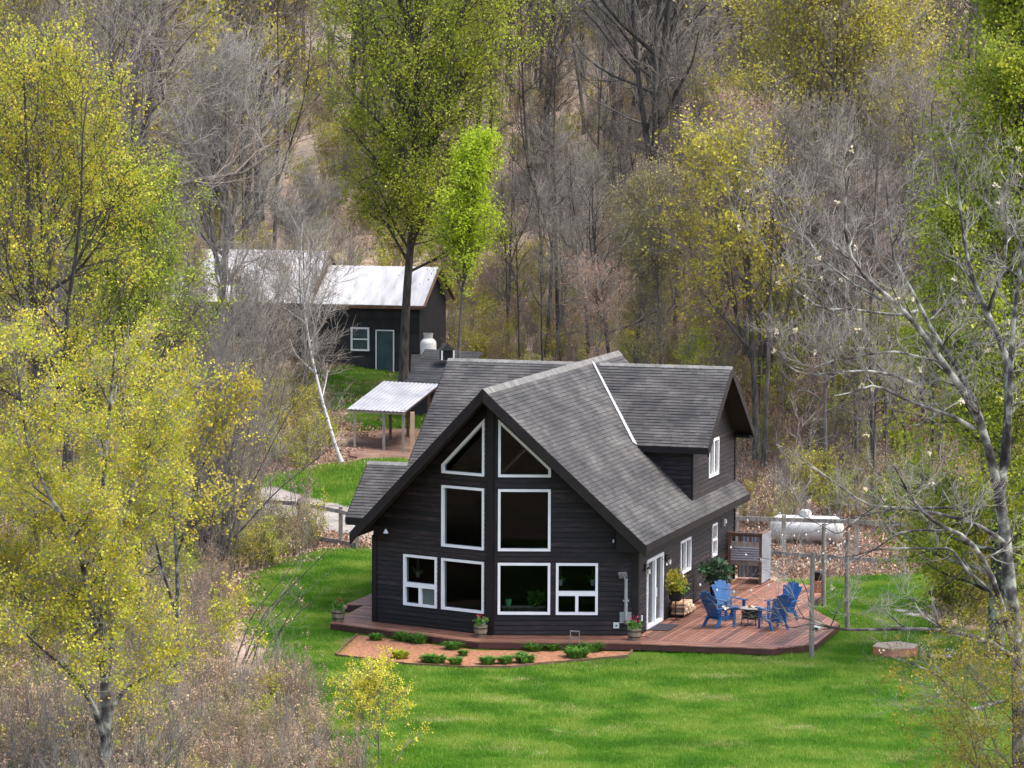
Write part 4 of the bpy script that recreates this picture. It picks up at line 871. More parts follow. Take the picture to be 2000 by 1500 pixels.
m, bx = frame_rect(FW, x0, x1, z0, z1, .09); bx(x0 + .09, x1 - .09, (z0 + z1) / 2 - .03, (z0 + z1) / 2 + .03); wdw = m.build('window', M['white'], v); pane(FW, x0 + .05, x1 - .05, z0 + .05, z1 - .05, wdw, .02, 'doorglass')
x0, x1 = (730 - 812) * kx, (768 - 812) * kx; m = MB(); m, bx = frame_rect(FW, x0, x1, .05, 88 * kx, .055); wdw = m.build('door', M['white'], v); pane(FW, x0 + .04, x1 - .04, .08, 87 * kx, wdw, .02, 'doorglass')
# another roof far up among the trees
Yg = 262.0; cg = at(650, 390, Yg); v = empty('grey_barn', (cg[0], Yg, float(g(cg[0], Yg))), R(-20), 'grey metal roofed barn half hidden far behind the trees', 'barn'); zb = at(650, 398, Yg)[2] - float(g(cg[0], Yg))
m = MB(); m.prism([(-3.4, -.3, zb), (3.6, -.3, zb), (3.6, 3.5, zb + 2.2), (-3.4, 3.5, zb + 2.2)], (0, 0, -.08)); m.prism([(-3.4, 7.3, zb), (3.6, 7.3, zb), (3.6, 3.5, zb + 2.2), (-3.4, 3.5, zb + 2.2)], (0, 0, -.08)); m.build('roof', M['greyroof'], v)
m = MB(); m.box(-3.2, 3.4, 0, 7, -.5, zb - .1); m.build('wall', M['weather'], v)

# ------------------------------------------------------------------ trees
def nz(v): return v / np.maximum(np.linalg.norm(v, axis=-1, keepdims=True), 1e-9)
UP = np.array([0, 0, 1.0])
def grow(S, D, L, P, wob, trop, r):
    """N curved branches of P points; trop bends them upwards"""
    S = np.asarray(S, float); D = nz(np.asarray(D, float)); L = np.asarray(L, float).reshape(-1, 1); pts = [S]; d = D
    for i in range(P - 1):
        d = nz(d + r.normal(0, wob, d.shape) + trop * UP); pts.append(pts[-1] + d * L / (P - 1))
    return np.stack(pts, 1)
def along(pl, idx, t):
    P = pl.shape[1]; f = np.clip(t, 0, .999) * (P - 1); i = f.astype(int); fr = (f - i)[:, None]
    a, b = pl[idx, i], pl[idx, i + 1]; return a + (b - a) * fr, nz(b - a)
def sprout(pl, rad, per, t0, t1, ang, r, jit=.25):
    """starts and directions of children spread along parents"""
    N = len(pl); idx = np.repeat(np.arange(N), per); k = np.tile(np.arange(per), N); t = t0 + (t1 - t0) * (k + r.random(len(idx))) / per
    p, d = along(pl, idx, t); q = r.normal(size=d.shape); side = nz(q - (q * d).sum(1, keepdims=True) * d)
    a = (ang + r.normal(0, jit, len(idx)))[:, None]; dd = nz(d * np.cos(a) + side * np.sin(a))
    rr_ = rad[idx, 0] + (rad[idx, -1] - rad[idx, 0]) * t
    return p, dd, t, idx, rr_
class Geo:
    def __init__(s): s.V = []; s.Q = []; s.T = []; s.qm = []; s.tm = []; s.n = 0
    def tubes(s, pl, rad, sides, m=0):
        N, P, _ = pl.shape
        if N == 0: return
        d = np.empty_like(pl); d[:, 1:-1] = pl[:, 2:] - pl[:, :-2]; d[:, 0] = pl[:, 1] - pl[:, 0]; d[:, -1] = pl[:, -1] - pl[:, -2]; d = nz(d)
        ref = np.where(np.abs(d[..., 2:3]) < .9, np.array([0, 0, 1.0]), np.array([1.0, 0, 0])); ref = np.broadcast_to(ref[:, :1], d.shape)
        u = nz(np.cross(d, ref)); w_ = np.cross(d, u); a = np.arange(sides) * 2 * np.pi / sides
        ring = pl[:, :, None] + rad[:, :, None, None] * (np.cos(a)[:, None] * u[:, :, None] + np.sin(a)[:, None] * w_[:, :, None])
        i = np.arange(N * P * sides).reshape(N, P, sides) + s.n; j = np.roll(i, -1, 2)
        q = np.stack([i[:, :-1], j[:, :-1], j[:, 1:], i[:, 1:]], -1).reshape(-1, 4)
        s.V.append(ring.reshape(-1, 3)); s.Q.append(q); s.qm.append(np.full(len(q), m)); s.n += N * P * sides
    def spikes(s, p, d, L, w_, m=0):     # tapering three-sided twigs
        N = len(p)
        if N == 0: return
        ref = np.where(np.abs(d[:, 2:3]) < .9, np.array([0, 0, 1.0]), np.array([1.0, 0, 0])); u = nz(np.cross(d, ref)); v = np.cross(d, u); w_ = np.broadcast_to(np.asarray(w_, float), (N,))[:, None]
        V = np.stack([p + u * w_, p - u * w_ * .5 + v * w_ * .87, p - u * w_ * .5 - v * w_ * .87, p + d * np.reshape(L, (-1, 1))], 1); i = np.arange(N)[:, None] * 4 + s.n
        t = np.concatenate([i + [0, 1, 3], i + [1, 2, 3], i + [2, 0, 3]]); s.V.append(V.reshape(-1, 3)); s.T.append(t); s.tm.append(np.full(len(t), m)); s.n += 4 * N
    def leaves(s, p, size, r, droop=.5, m=1, spread=0.0):
        N = len(p)
        if N == 0: return
        if spread: p = p + r.normal(0, spread, p.shape)
        a = r.normal(size=(N, 3)); a[:, 2] -= droop; a = nz(a); b = nz(np.cross(a, r.normal(size=(N, 3)))); c = np.cross(a, b); sz = size * (.55 + .9 * r.random((N, 1)))
        V = np.stack([p, p + a * sz * .5 + b * sz * .36 + c * sz * .10, p + a * sz, p + a * sz * .5 - b * sz * .36 + c * sz * .10], 1); i = np.arange(N)[:, None] * 4 + s.n
        q = i + [0, 1, 2, 3]; s.V.append(V.reshape(-1, 3)); s.Q.append(q); s.qm.append(np.full(len(q), m)); s.n += 4 * N
    def mesh(s, name, mats, smooth=True):
        return npmesh(name, np.concatenate(s.V), np.concatenate(s.Q) if s.Q else None, np.concatenate(s.T) if s.T else None, mats, np.concatenate(s.qm) if s.qm else None, np.concatenate(s.tm) if s.tm else None, smooth)
def taper(r0, r1, P): 
    r0 = np.asarray(r0, float).reshape(-1, 1); r1 = np.asarray(r1, float).reshape(-1, 1); t = np.linspace(0, 1, P)[None]; return r0 + (r1 - r0) * t
def tree(name, seed, Hh, r0, bark='bark', twig='twig', leaf=None, stems=None, nl=30, h0=.3, el=(25, 55), ll=lambda t: .3, per2=9, per3=9, twigL=.7, tw=.012, sub=2,
         nleaf=0, lsize=.12, lspread=.10, droop=.5, fork=0, trop=.10, lean=(0, 0), wob=.05, nls=None, l2=.45, extra=None, leafm2=None, clump=8, mix2=.25):
    """one tree: trunk and limbs in one part, branches, twigs and leaves in the crown; built round its own foot"""
    r = np.random.default_rng(seed); tg, cg = Geo(), Geo(); P = 14
    if stems is None:
        d0 = nz(np.array([[lean[0], lean[1], 1.0]])); main = grow([[0, 0, -.4]], d0, [Hh + .4], P, wob * .5, .03, r); st = [main]; sr = [taper([r0], [r0 * .12], P)]
        if fork:
            p, d, t, idx, q = sprout(main, sr[0], fork, .30, .62, .38, r, .1); fl = Hh * (1 - t) * .98; f = grow(p, d, fl, P, wob, .14, r); st.append(f); sr.append(taper(q * .72, q * .10, P))
        st = np.concatenate(st); sr = np.concatenate(sr)
    else:
        st = np.stack([np.stack([np.interp(np.linspace(0, 1, P), np.linspace(0, 1, len(q)), np.array(q)[:, k]) for k in range(3)], -1) for q, a, b in stems]); sr = np.concatenate([taper([a], [b], P) for q, a, b in stems])
    sr[0, 0] *= 1.35
    tg.tubes(st, sr, 9)
    ns = len(st); perl = max(2, nl // ns); p, d, t, idx, q = sprout(st, sr, perl, h0 if ns == 1 else .12, .97, 1.0, r)
    if nls is not None:
        k = r.random(len(idx)) < np.array(nls)[idx]; p, d, t, idx, q = p[k], d[k], t[k], idx[k], q[k]
    if ns > 1:
        k = ~((idx == 0) & (t < h0)); p, d, t, idx, q = p[k], d[k], t[k], idx[k], q[k]
    th = np.clip((p[:, 2]) / Hh, 0, 1); az = np.arctan2(d[:, 1], d[:, 0]); az = np.where(idx == 0, np.arange(len(az)) * 2.39996 + r.normal(0, .4, len(az)), az)
    e = np.radians(el[0] + (el[1] - el[0]) * th + r.normal(0, 8, len(th))); d = np.stack([np.cos(az) * np.cos(e), np.sin(az) * np.cos(e), np.sin(e)], -1)
    L1 = np.array([ll(x) for x in th]) * Hh * (.75 + .5 * r.random(len(th))); lr = np.minimum(q * .62, .018 * L1 + .01)
    l1 = grow(p, d, L1, 7, wob * 2.2, trop, r); l1r = taper(lr, lr * .22, 7); tg.tubes(l1, l1r, 6)
    p2, d2, t2, i2, q2 = sprout(l1, l1r, per2, .18, 1.0, .75, r); L2 = L1[i2] * l2 * (1.05 - .6 * t2) * (.6 + .8 * r.random(len(t2))) + .25
    b2 = grow(p2, d2, L2, 5, wob * 3, trop * .8, r); r2 = np.maximum(q2 * .55, tw * .9); b2r = taper(r2, np.full(len(r2), tw * .6), 5); cg.tubes(b2, b2r, 4)
    p3, d3, t3, i3, q3 = sprout(b2, b2r, per3, .12, 1.0, .62, r); L3 = twigL * (.5 + r.random(len(t3))); d3 = nz(d3 + UP * .12); cg.spikes(p3, d3, L3, tw)
    tips = [p3 + d3 * L3[:, None] * .95]
    if sub:
        k = np.repeat(np.arange(len(p3)), sub); tt = .3 + .65 * r.random(len(k)); ps = p3[k] + d3[k] * (L3[k] * tt)[:, None]; ds = nz(d3[k] + r.normal(0, .5, (len(k), 3)) + UP * .1); Ls = L3[k] * (.35 + .35 * r.random(len(k))); cg.spikes(ps, ds, Ls, tw * .7); tips.append(ps + ds * Ls[:, None])
    tips = np.concatenate(tips)
    mats = [M[twig]]
    if leaf:
        mats.append(M[leaf])
        if leafm2: mats.append(M[leafm2])
        nc = clump; k = np.repeat(r.integers(0, len(tips), nleaf // nc), nc); cg.leaves(tips[k] - [0, 0, lspread * .5], lsize, r, droop, 1, lspread)
        if leafm2:
            k = np.repeat(r.integers(0, len(tips), int(nleaf * mix2) // nc), nc); cg.leaves(tips[k], lsize, r, droop, 2, lspread)
    return name, tg.mesh('trunk', [M[bark]]), cg.mesh('crown', mats)
def plant(proto, x, y, rz, s, label, group=None, sink=.1, sz=1.0, cat='tree'):
    name, tm, cm = proto; o = empty(name, (x, y, float(g(x, y)) - sink), rz, label, cat, group); o.scale = (s, s, s * sz)
    link(bpy.data.objects.new('trunk', tm), o); link(bpy.data.objects.new('crown', cm), o); return o
def stems_px(ox, oy, Y, lists, ppm):     # traced stems: pixel tracks at distance Y, with their own spread in depth
    f = np.array([ox, Y, float(g(ox, Y))]); out = []
    for track, ra, rb in lists:
        out.append(([tuple(at(px, py, Y + dy) - f) for px, py, dy in track], ra, rb))
    return out

pear = lambda a, b: (lambda t: a * math.sin(math.pi * min(1, max(0, (t - .12) / .95))) ** .8 + b)
col = lambda a: (lambda t: a * (1.15 - t) + .02)
# --- prototypes for the wood behind
PB = [tree('bare_tree', 1, 21, .26, 'barkdark', 'twig', nl=30, h0=.36, el=(8, 58), ll=pear(.19, .06), per2=9, per3=5, twigL=1.2, tw=.015, fork=2, wob=.09, trop=.03),
      tree('bare_tree', 2, 19, .20, 'bark', 'twig', nl=28, h0=.28, el=(15, 60), ll=pear(.16, .05), per2=9, per3=5, twigL=1.1, tw=.014, fork=1, wob=.08, trop=.04),
      tree('bare_tree', 3, 22, .30, 'barkdark', 'twigpink', nl=30, h0=.34, el=(5, 55), ll=pear(.20, .07), per2=8, per3=5, twigL=1.2, tw=.014, fork=3, wob=.10, trop=.03),
      tree('bare_tree', 4, 17, .15, 'bark', 'twigpink', nl=26, h0=.28, el=(20, 62), ll=pear(.15, .05), per2=9, per3=5, twigL=1.0, tw=.013, fork=1, wob=.09, trop=.05)]
POL = [tree('budding_tree', 11, 20, .24, 'barkdark', 'twig', 'lf_olive', nl=30, h0=.30, el=(25, 60), ll=pear(.20, .06), per2=9, per3=7, twigL=.9, tw=.015, fork=2, nleaf=9000, lsize=.19, lspread=.22),
       tree('budding_tree', 12, 18, .18, 'bark', 'twig', 'lf_bud', nl=28, h0=.25, el=(35, 62), ll=pear(.17, .05), per2=9, per3=7, twigL=.9, tw=.015, fork=1, nleaf=7000, lsize=.15, lspread=.2),
       tree('budding_tree', 13, 16, .15, 'bark', 'twigpink', 'lf_red', nl=26, h0=.22, el=(25, 62), ll=pear(.16, .05), per2=8, per3=6, twigL=.9, tw=.012, fork=2, wob=.08, nleaf=3600, lsize=.13, lspread=.2)]
PLF = [tree('leafing_tree', 21, 19, .22, 'barkdark', 'twigdark', 'lf_yg', nl=30, h0=.25, el=(20, 60), ll=pear(.20, .06), per2=8, per3=6, twigL=.8, tw=.014, fork=2, nleaf=15000, lsize=.20, lspread=.24),
       tree('leafing_tree', 22, 15, .15, 'bark', 'twigdark', 'lf_green', nl=28, h0=.18, el=(30, 62), ll=pear(.19, .05), per2=8, per3=6, twigL=.7, tw=.013, fork=1, nleaf=11000, lsize=.18, lspread=.22)]
PSP = [tree('sapling', 31, 8, .06, 'bark', 'twigpink', nl=18, h0=.12, el=(50, 72), ll=pear(.20, .08), per2=6, per3=7, twigL=.8, tw=.012, fork=2),
       tree('sapling', 32, 9, .07, 'bark', 'twig', 'lf_bud', nl=18, h0=.12, el=(50, 70), ll=pear(.20, .08), per2=6, per3=6, twigL=.8, tw=.012, fork=3, nleaf=2600, lsize=.13, lspread=.15),
       tree('sapling', 33, 7, .05, 'bark', 'twigpink', 'lf_tan', nl=18, h0=.10, el=(45, 70), ll=pear(.22, .08), per2=6, per3=6, twigL=.7, tw=.012, fork=3, nleaf=1500, lsize=.11, lspread=.1),
       tree('sapling', 34, 9, .07, 'bark', 'twig', 'lf_yg', nl=18, h0=.12, el=(45, 70), ll=pear(.22, .08), per2=6, per3=6, twigL=.7, tw=.012, fork=2, nleaf=3000, lsize=.14, lspread=.15)]
def conifer(seed, Hh, r0):
    r = np.random.default_rng(seed); tg, cg = Geo(), Geo(); st = grow([[0, 0, -.3]], [[0, 0, 1]], [Hh], 8, .01, .02, r); tg.tubes(st, taper([r0], [.02], 8), 8)
    n = 90; t = .08 + .9 * (np.arange(n) + r.random(n)) / n; p, d = along(st, np.zeros(n, int), t); az = np.arange(n) * 2.4; e = np.radians(-12 + 25 * t); L = Hh * .16 * (1.08 - t) * (.8 + .4 * r.random(n)) + .3
    b = grow(p, np.stack([np.cos(az) * np.cos(e), np.sin(az) * np.cos(e), np.sin(e)], -1), L, 5, .06, -.02, r); tg.tubes(b, taper(L * .014, L * .004, 5), 4)
    p2, d2, t2, i2, q2 = sprout(b, taper(L * .01, L * .004, 5), 22, .1, 1, .8, r); L2 = L[i2] * .30 * (1.1 - .7 * t2); d2[:, 2] *= .4; d2 = nz(d2); cg.spikes(p2, d2, L2, .012)
    k = np.repeat(np.arange(len(p2)), 5); tt = r.random(len(k)); cg.leaves(p2[k] + d2[k] * (L2[k] * tt)[:, None], .28, r, .3, 1, .05)
    return 'conifer', tg.mesh('trunk', [M['barkdark']]), cg.mesh('crown', [M['twigdark'], M['lf_dark']])
PCO = conifer(41, 17, .2)

def pxx(px, Y): return float(at(px, 750, Y)[0])
# ---------------- trees one can tell apart
def feature(px, Y, label, cat='tree', group=None, rz=0.0, s=1.0, **k):
    pr = tree(**k); return plant(pr, pxx(px, Y), Y, rz, s, label, group, cat=cat)
# front left maple, stems traced
YA_ = 76.0; xo = pxx(214, YA_); f = np.array([xo, YA_, float(g(xo, YA_)) - .1])
def trk(l, Y): return [tuple(at(x, y, Y + dy) - f) for x, y, dy in l]
stA = [(trk([(214, 1590, 0), (214, 1500, 0), (212, 1400, 0), (208, 1310, 0), (203, 1200, .1), (200, 1080, .2), (203, 950, .3), (215, 800, .2), (225, 680, 0)], YA_), .155, .02),
       (trk([(206, 1310, 0), (196, 1270, -.2), (180, 1180, -.5), (165, 1110, -.8), (140, 1040, -1.0), (100, 980, -1.3), (62, 905, -1.5), (40, 800, -1.6), (30, 680, -1.6)], YA_), .095, .015),
       (trk([(208, 1340, 0), (224, 1270, .5), (222, 1180, 1.0), (230, 1080, 1.3), (262, 960, 1.6), (300, 860, 1.8), (330, 760, 1.9)], YA_), .085, .015),
       (trk([(208, 1450, 0), (190, 1390, -.4), (160, 1340, -.9), (120, 1300, -1.4), (80, 1270, -1.8), (30, 1220, -2.3), (-20, 1150, -2.6)], YA_), .075, .012),
       (trk([(216, 1400, 0), (250, 1352, .3), (300, 1322, .5), (345, 1308, .8), (390, 1260, 1.0)], YA_), .05, .01),
       (trk([(196, 1290, 0), (150, 1240, -.2), (100, 1200, .3), (40, 1170, .8), (-20, 1130, 1.2)], YA_), .05, .01),
       (trk([(203, 1130, 0), (150, 1090, .5), (90, 1040, 1.1), (20, 990, 1.6)], YA_), .05, .01)]
plant(tree('maple_tree', 51, 11.6, .2, 'lichen', 'twig', 'lf_yg', stems=stA, nl=126, nls=[1, .95, 1, .42, .22, .7, .8], h0=.3, el=(5, 55), ll=lambda t: .105 - .02 * t, per2=8, per3=6, twigL=.42, tw=.007, nleaf=38000, lsize=.060, lspread=.08, l2=.5, mix2=.7, leafm2='lf_gold', trop=.04), xo, YA_, 0, 1, 'front left maple with lichen-spotted forked trunk and yellow-green leaves')
feature(70, 90, 'tall yellow-green maple at the left edge, topmost of the left maples', name='maple_tree', seed=52, Hh=16.6, r0=.20, bark='barkdark', twig='twigdark', leaf='lf_yg', nl=54, h0=.28, el=(8, 60), ll=pear(.135, .05), per2=9, per3=6, twigL=.5, tw=.009, fork=2, nleaf=24000, lsize=.066, lspread=.11, mix2=.6, leafm2='lf_gold')
feature(268, 95, 'green maple between the front left maple and the white-roofed shed', name='maple_tree', seed=53, Hh=13.6, r0=.15, bark='barkdark', twig='twigdark', leaf='lf_green', nl=50, h0=.20, el=(15, 62), ll=pear(.11, .05), per2=9, per3=6, twigL=.5, tw=.009, fork=2, nleaf=34000, lsize=.066, lspread=.11, leafm2='lf_yg')
feature(345, 88, 'small golden maple low on the left beside the brush', name='maple_tree', seed=54, Hh=8.6, r0=.08, bark='lichen', twig='twig', leaf='lf_gold', nl=34, h0=.48, el=(10, 50), ll=pear(.13, .04), per2=8, per3=6, twigL=.4, tw=.007, fork=2, nleaf=8000, lsize=.075, lspread=.10, leafm2='lf_yg')
feature(788, 160, 'tall gold-green maple rising in front of the white-roofed shed', name='maple_tree', seed=55, Hh=23, r0=.24, bark='barkdark', twig='twigdark', leaf='lf_yg', nl=68, h0=.26, el=(34, 60), wob=.03, ll=lambda t: .115 + .16 * math.sin(math.pi * min(1, max(0, (t - .18) / .95))), per2=11, per3=7, twigL=.8, tw=.012, nleaf=64000, lsize=.105, lspread=.28, mix2=.6, leafm2='lf_green', trop=.05)
feature(895, 150, 'slender bright lime-green young tree behind the house roof', name='young_tree', seed=56, Hh=12.4, r0=.09, bark='bark', twig='twigdark', leaf='lf_lime', nl=40, h0=.46, el=(40, 70), ll=lambda t: .34 * max(.10, 1.06 - t), wob=.07, per2=8, per3=5, twigL=.45, tw=.010, nleaf=15000, lsize=.11, lspread=.14)
feature(1952, 97, 'large green-gold maple filling the right edge', name='maple_tree', seed=57, Hh=21, r0=.26, bark='lichen', twig='twigdark', leaf='lf_green', nl=90, h0=.10, el=(8, 58), ll=lambda t: .145 * (1.15 - .5 * t), per2=9, per3=6, twigL=.5, tw=.009, nleaf=62000, lsize=.095, lspread=.18, mix2=1.0, leafm2='lf_yg')
feature(1672, 152, 'olive-gold budding tree at the upper right', name='maple_tree', seed=58, Hh=18.5, r0=.2, bark='bark', twig='twig', leaf='lf_olive', nl=60, h0=.42, el=(18, 62), ll=pear(.21, .06), per2=9, per3=6, twigL=.9, tw=.014, fork=3, nleaf=34000, lsize=.12, lspread=.28, mix2=.4, leafm2='lf_bud')
feature(1282, 166, 'biggest dark bare tree straight behind the roof ridge', name='bare_tree', seed=59, Hh=24, r0=.34, bark='barkdark', twig='twig', nl=48, h0=.26, el=(20, 60), ll=pear(.24, .06), per2=10, per3=9, twigL=1.2, tw=.016, fork=3)
feature(1322, 176, 'dark bare tree just right of the biggest bare tree', name='bare_tree', seed=60, Hh=21, r0=.27, bark='barkdark', twig='twig', nl=36, h0=.4, el=(25, 60), ll=pear(.18, .05), per2=9, per3=8, twigL=1.1, tw=.016, fork=2)
feature(432, 150, 'dark bare tree standing in front of the left white roof', name='bare_tree', seed=61, Hh=15, r0=.26, bark='bark', twig='twiglight', nl=44, h0=.28, el=(25, 60), ll=pear(.20, .06), per2=9, per3=9, twigL=.9, tw=.011, fork=2)
feature(600, 156, 'thin grey tree in front of the middle of the white roofs', name='bare_tree', seed=62, Hh=9.5, r0=.08, bark='bark', twig='twiglight', nl=30, h0=.2, el=(35, 65), ll=pear(.2, .06), per2=8, per3=8, twigL=.7, tw=.009, fork=2)
feature(1395, 146, 'reddish-brown budding tree on the slope right of the roof ridge', name='budding_tree', seed=63, Hh=11.5, r0=.12, bark='bark', twig='twigpink', leaf='lf_red', nl=40, h0=.18, el=(35, 65), ll=pear(.24, .06), per2=9, per3=8, twigL=.7, tw=.010, fork=3, nleaf=9000, lsize=.09, lspread=.12)
feature(395, 205, 'olive tree with two dark stems at the upper left', name='budding_tree', seed=64, Hh=21, r0=.24, bark='barkdark', twig='twig', leaf='lf_olive', nl=46, h0=.28, el=(20, 60), ll=pear(.20, .06), per2=9, per3=7, twigL=1.0, tw=.016, fork=2, nleaf=13000, lsize=.2, lspread=.28)
sn = tree('dead_trunk', 65, 24, .22, 'barkdark', 'twigdark', nl=8, h0=.3, el=(20, 40), ll=lambda t: .05, per2=3, per3=3, twigL=.6, tw=.02, lean=(-.02, 0)); plant(sn, pxx(311, 195), 195, 0, 1, 'tall straight nearly limbless dark trunk at the upper left')
sn2 = tree('dead_trunk', 66, 19, .16, 'barkdark', 'twigdark', nl=10, h0=.75, el=(35, 55), ll=lambda t: .10, per2=3, per3=3, twigL=.6, tw=.02, lean=(-.06, 0)); plant(sn2, pxx(285, 188), 188, 0, 1, 'thin leaning trunk with a forked bare top left of the straight trunk')
for px, Y, hh, lb in ((245, 285, 7.5, 'bright yellow young tree far off at the top left'), (215, 275, 6.0, 'left of two low yellow-green trees far off at the top left'), (295, 292, 7.0, 'right of two low yellow-green trees far off at the top left')):
    feature(px, Y, lb, name='young_tree', seed=int(px), Hh=hh, r0=.09, bark='bark', twig='twig', leaf='lf_yellow' if px == 245 else 'lf_yg', nl=30, h0=.15, el=(20, 60), ll=lambda t: .34 * (1.1 - .7 * t), per2=7, per3=5, twigL=.5, tw=.012, nleaf=9000, lsize=.22, lspread=.25)
for px, Y, s, lb in ((160, 235, 1.15, 'dark conifer at the top left beside a pale trunk'), (300, 300, .9, 'small distant conifer behind the straight dark trunk')):
    plant(PCO, pxx(px, Y), Y, px, s, lb, 'conifers at the top left')
# leaning birch by the lean-to
Yb = 137.0; xb = pxx(668, Yb); f = np.array([xb, Yb, float(g(xb, Yb)) - .1])
plant(tree('birch_tree', 67, 10, .1, 'birch', 'twig', stems=[(trk([(668, 905, 0), (655, 870, 0), (628, 780, .3), (606, 690, .6), (592, 600, .9), (585, 520, 1.1), (588, 440, 1.2)], Yb), .082, .015), (trk([(606, 690, .6), (625, 600, .2), (655, 520, -.2)], Yb), .03, .008)], nl=26, h0=.3, el=(20, 55), ll=lambda t: .16, per2=7, per3=7, twigL=.5, tw=.008), xb, Yb, 0, 1, 'leaning white birch left of the lean-to')
# spreading bare shrub-tree between front maples and the drive
Yh = 112.0; xh = pxx(400, Yh); f = np.array([xh, Yh, float(g(xh, Yh)) - .1]); r_ = np.random.default_rng(8); sts = []
for i in range(17):
    ex, ey = r_.uniform(390, 700), r_.uniform(420, 760); dy = r_.normal(0, 2); x0 = 400 + r_.normal(0, 22)
    if ex > 600: ey += 180
    sts.append((trk([(x0, 1205, 0), (x0 + (ex - x0) * .22, 1205 + (ey - 1205) * .36, dy * .3), (x0 + (ex - x0) * .55, 1205 + (ey - 1205) * .68, dy * .7), (ex, ey, dy)], Yh), r_.uniform(.035, .075), .008))
plant(tree('bare_shrub_tree', 68, 12, .1, 'bark', 'twig', stems=sts, nl=150, h0=.1, el=(30, 62), ll=lambda t: .13, per2=6, per3=7, twigL=.55, tw=.007), xh, Yh, 0, 1, 'many-stemmed bare tree fanning out beside the gravel drive')
Yh = 96.0; xh = pxx(500, Yh); f = np.array([xh, Yh, float(g(xh, Yh)) - .1]); sts = []
for i in range(7):
    ex, ey = r_.uniform(480, 690), r_.uniform(1010, 1230); x0 = 470 + r_.normal(0, 25); sts.append((trk([(x0, 1345, 0), (x0 + (ex - x0) * .3, 1345 + (ey - 1345) * .5, r_.normal(0, .5)), (ex, ey, r_.normal(0, 1))], Yh), .03, .006))
plant(tree('bare_shrub', 69, 4, .1, 'bark', 'twig', stems=sts, nl=24, h0=.1, el=(20, 55), ll=lambda t: .2, per2=3, per3=3, twigL=.3, tw=.004, sub=0, leaf='lf_tan', nleaf=300, lsize=.05, lspread=.05), xh, Yh, 0, 1, 'sprawling bare shrub left of the lawn with low arching stems', cat='shrub')
feature(742, 81.5, 'young bright yellow sapling at the bottom of the lawn', name='young_tree', seed=70, Hh=2.25, r0=.026, bark='bark', twig='twig', leaf='lf_yellow', nl=30, h0=.06, el=(20, 58), ll=lambda t: .56 * (1.1 - .75 * t), per2=5, per3=4, twigL=.2, tw=.006, nleaf=7000, lsize=.042, lspread=.045, fork=3)
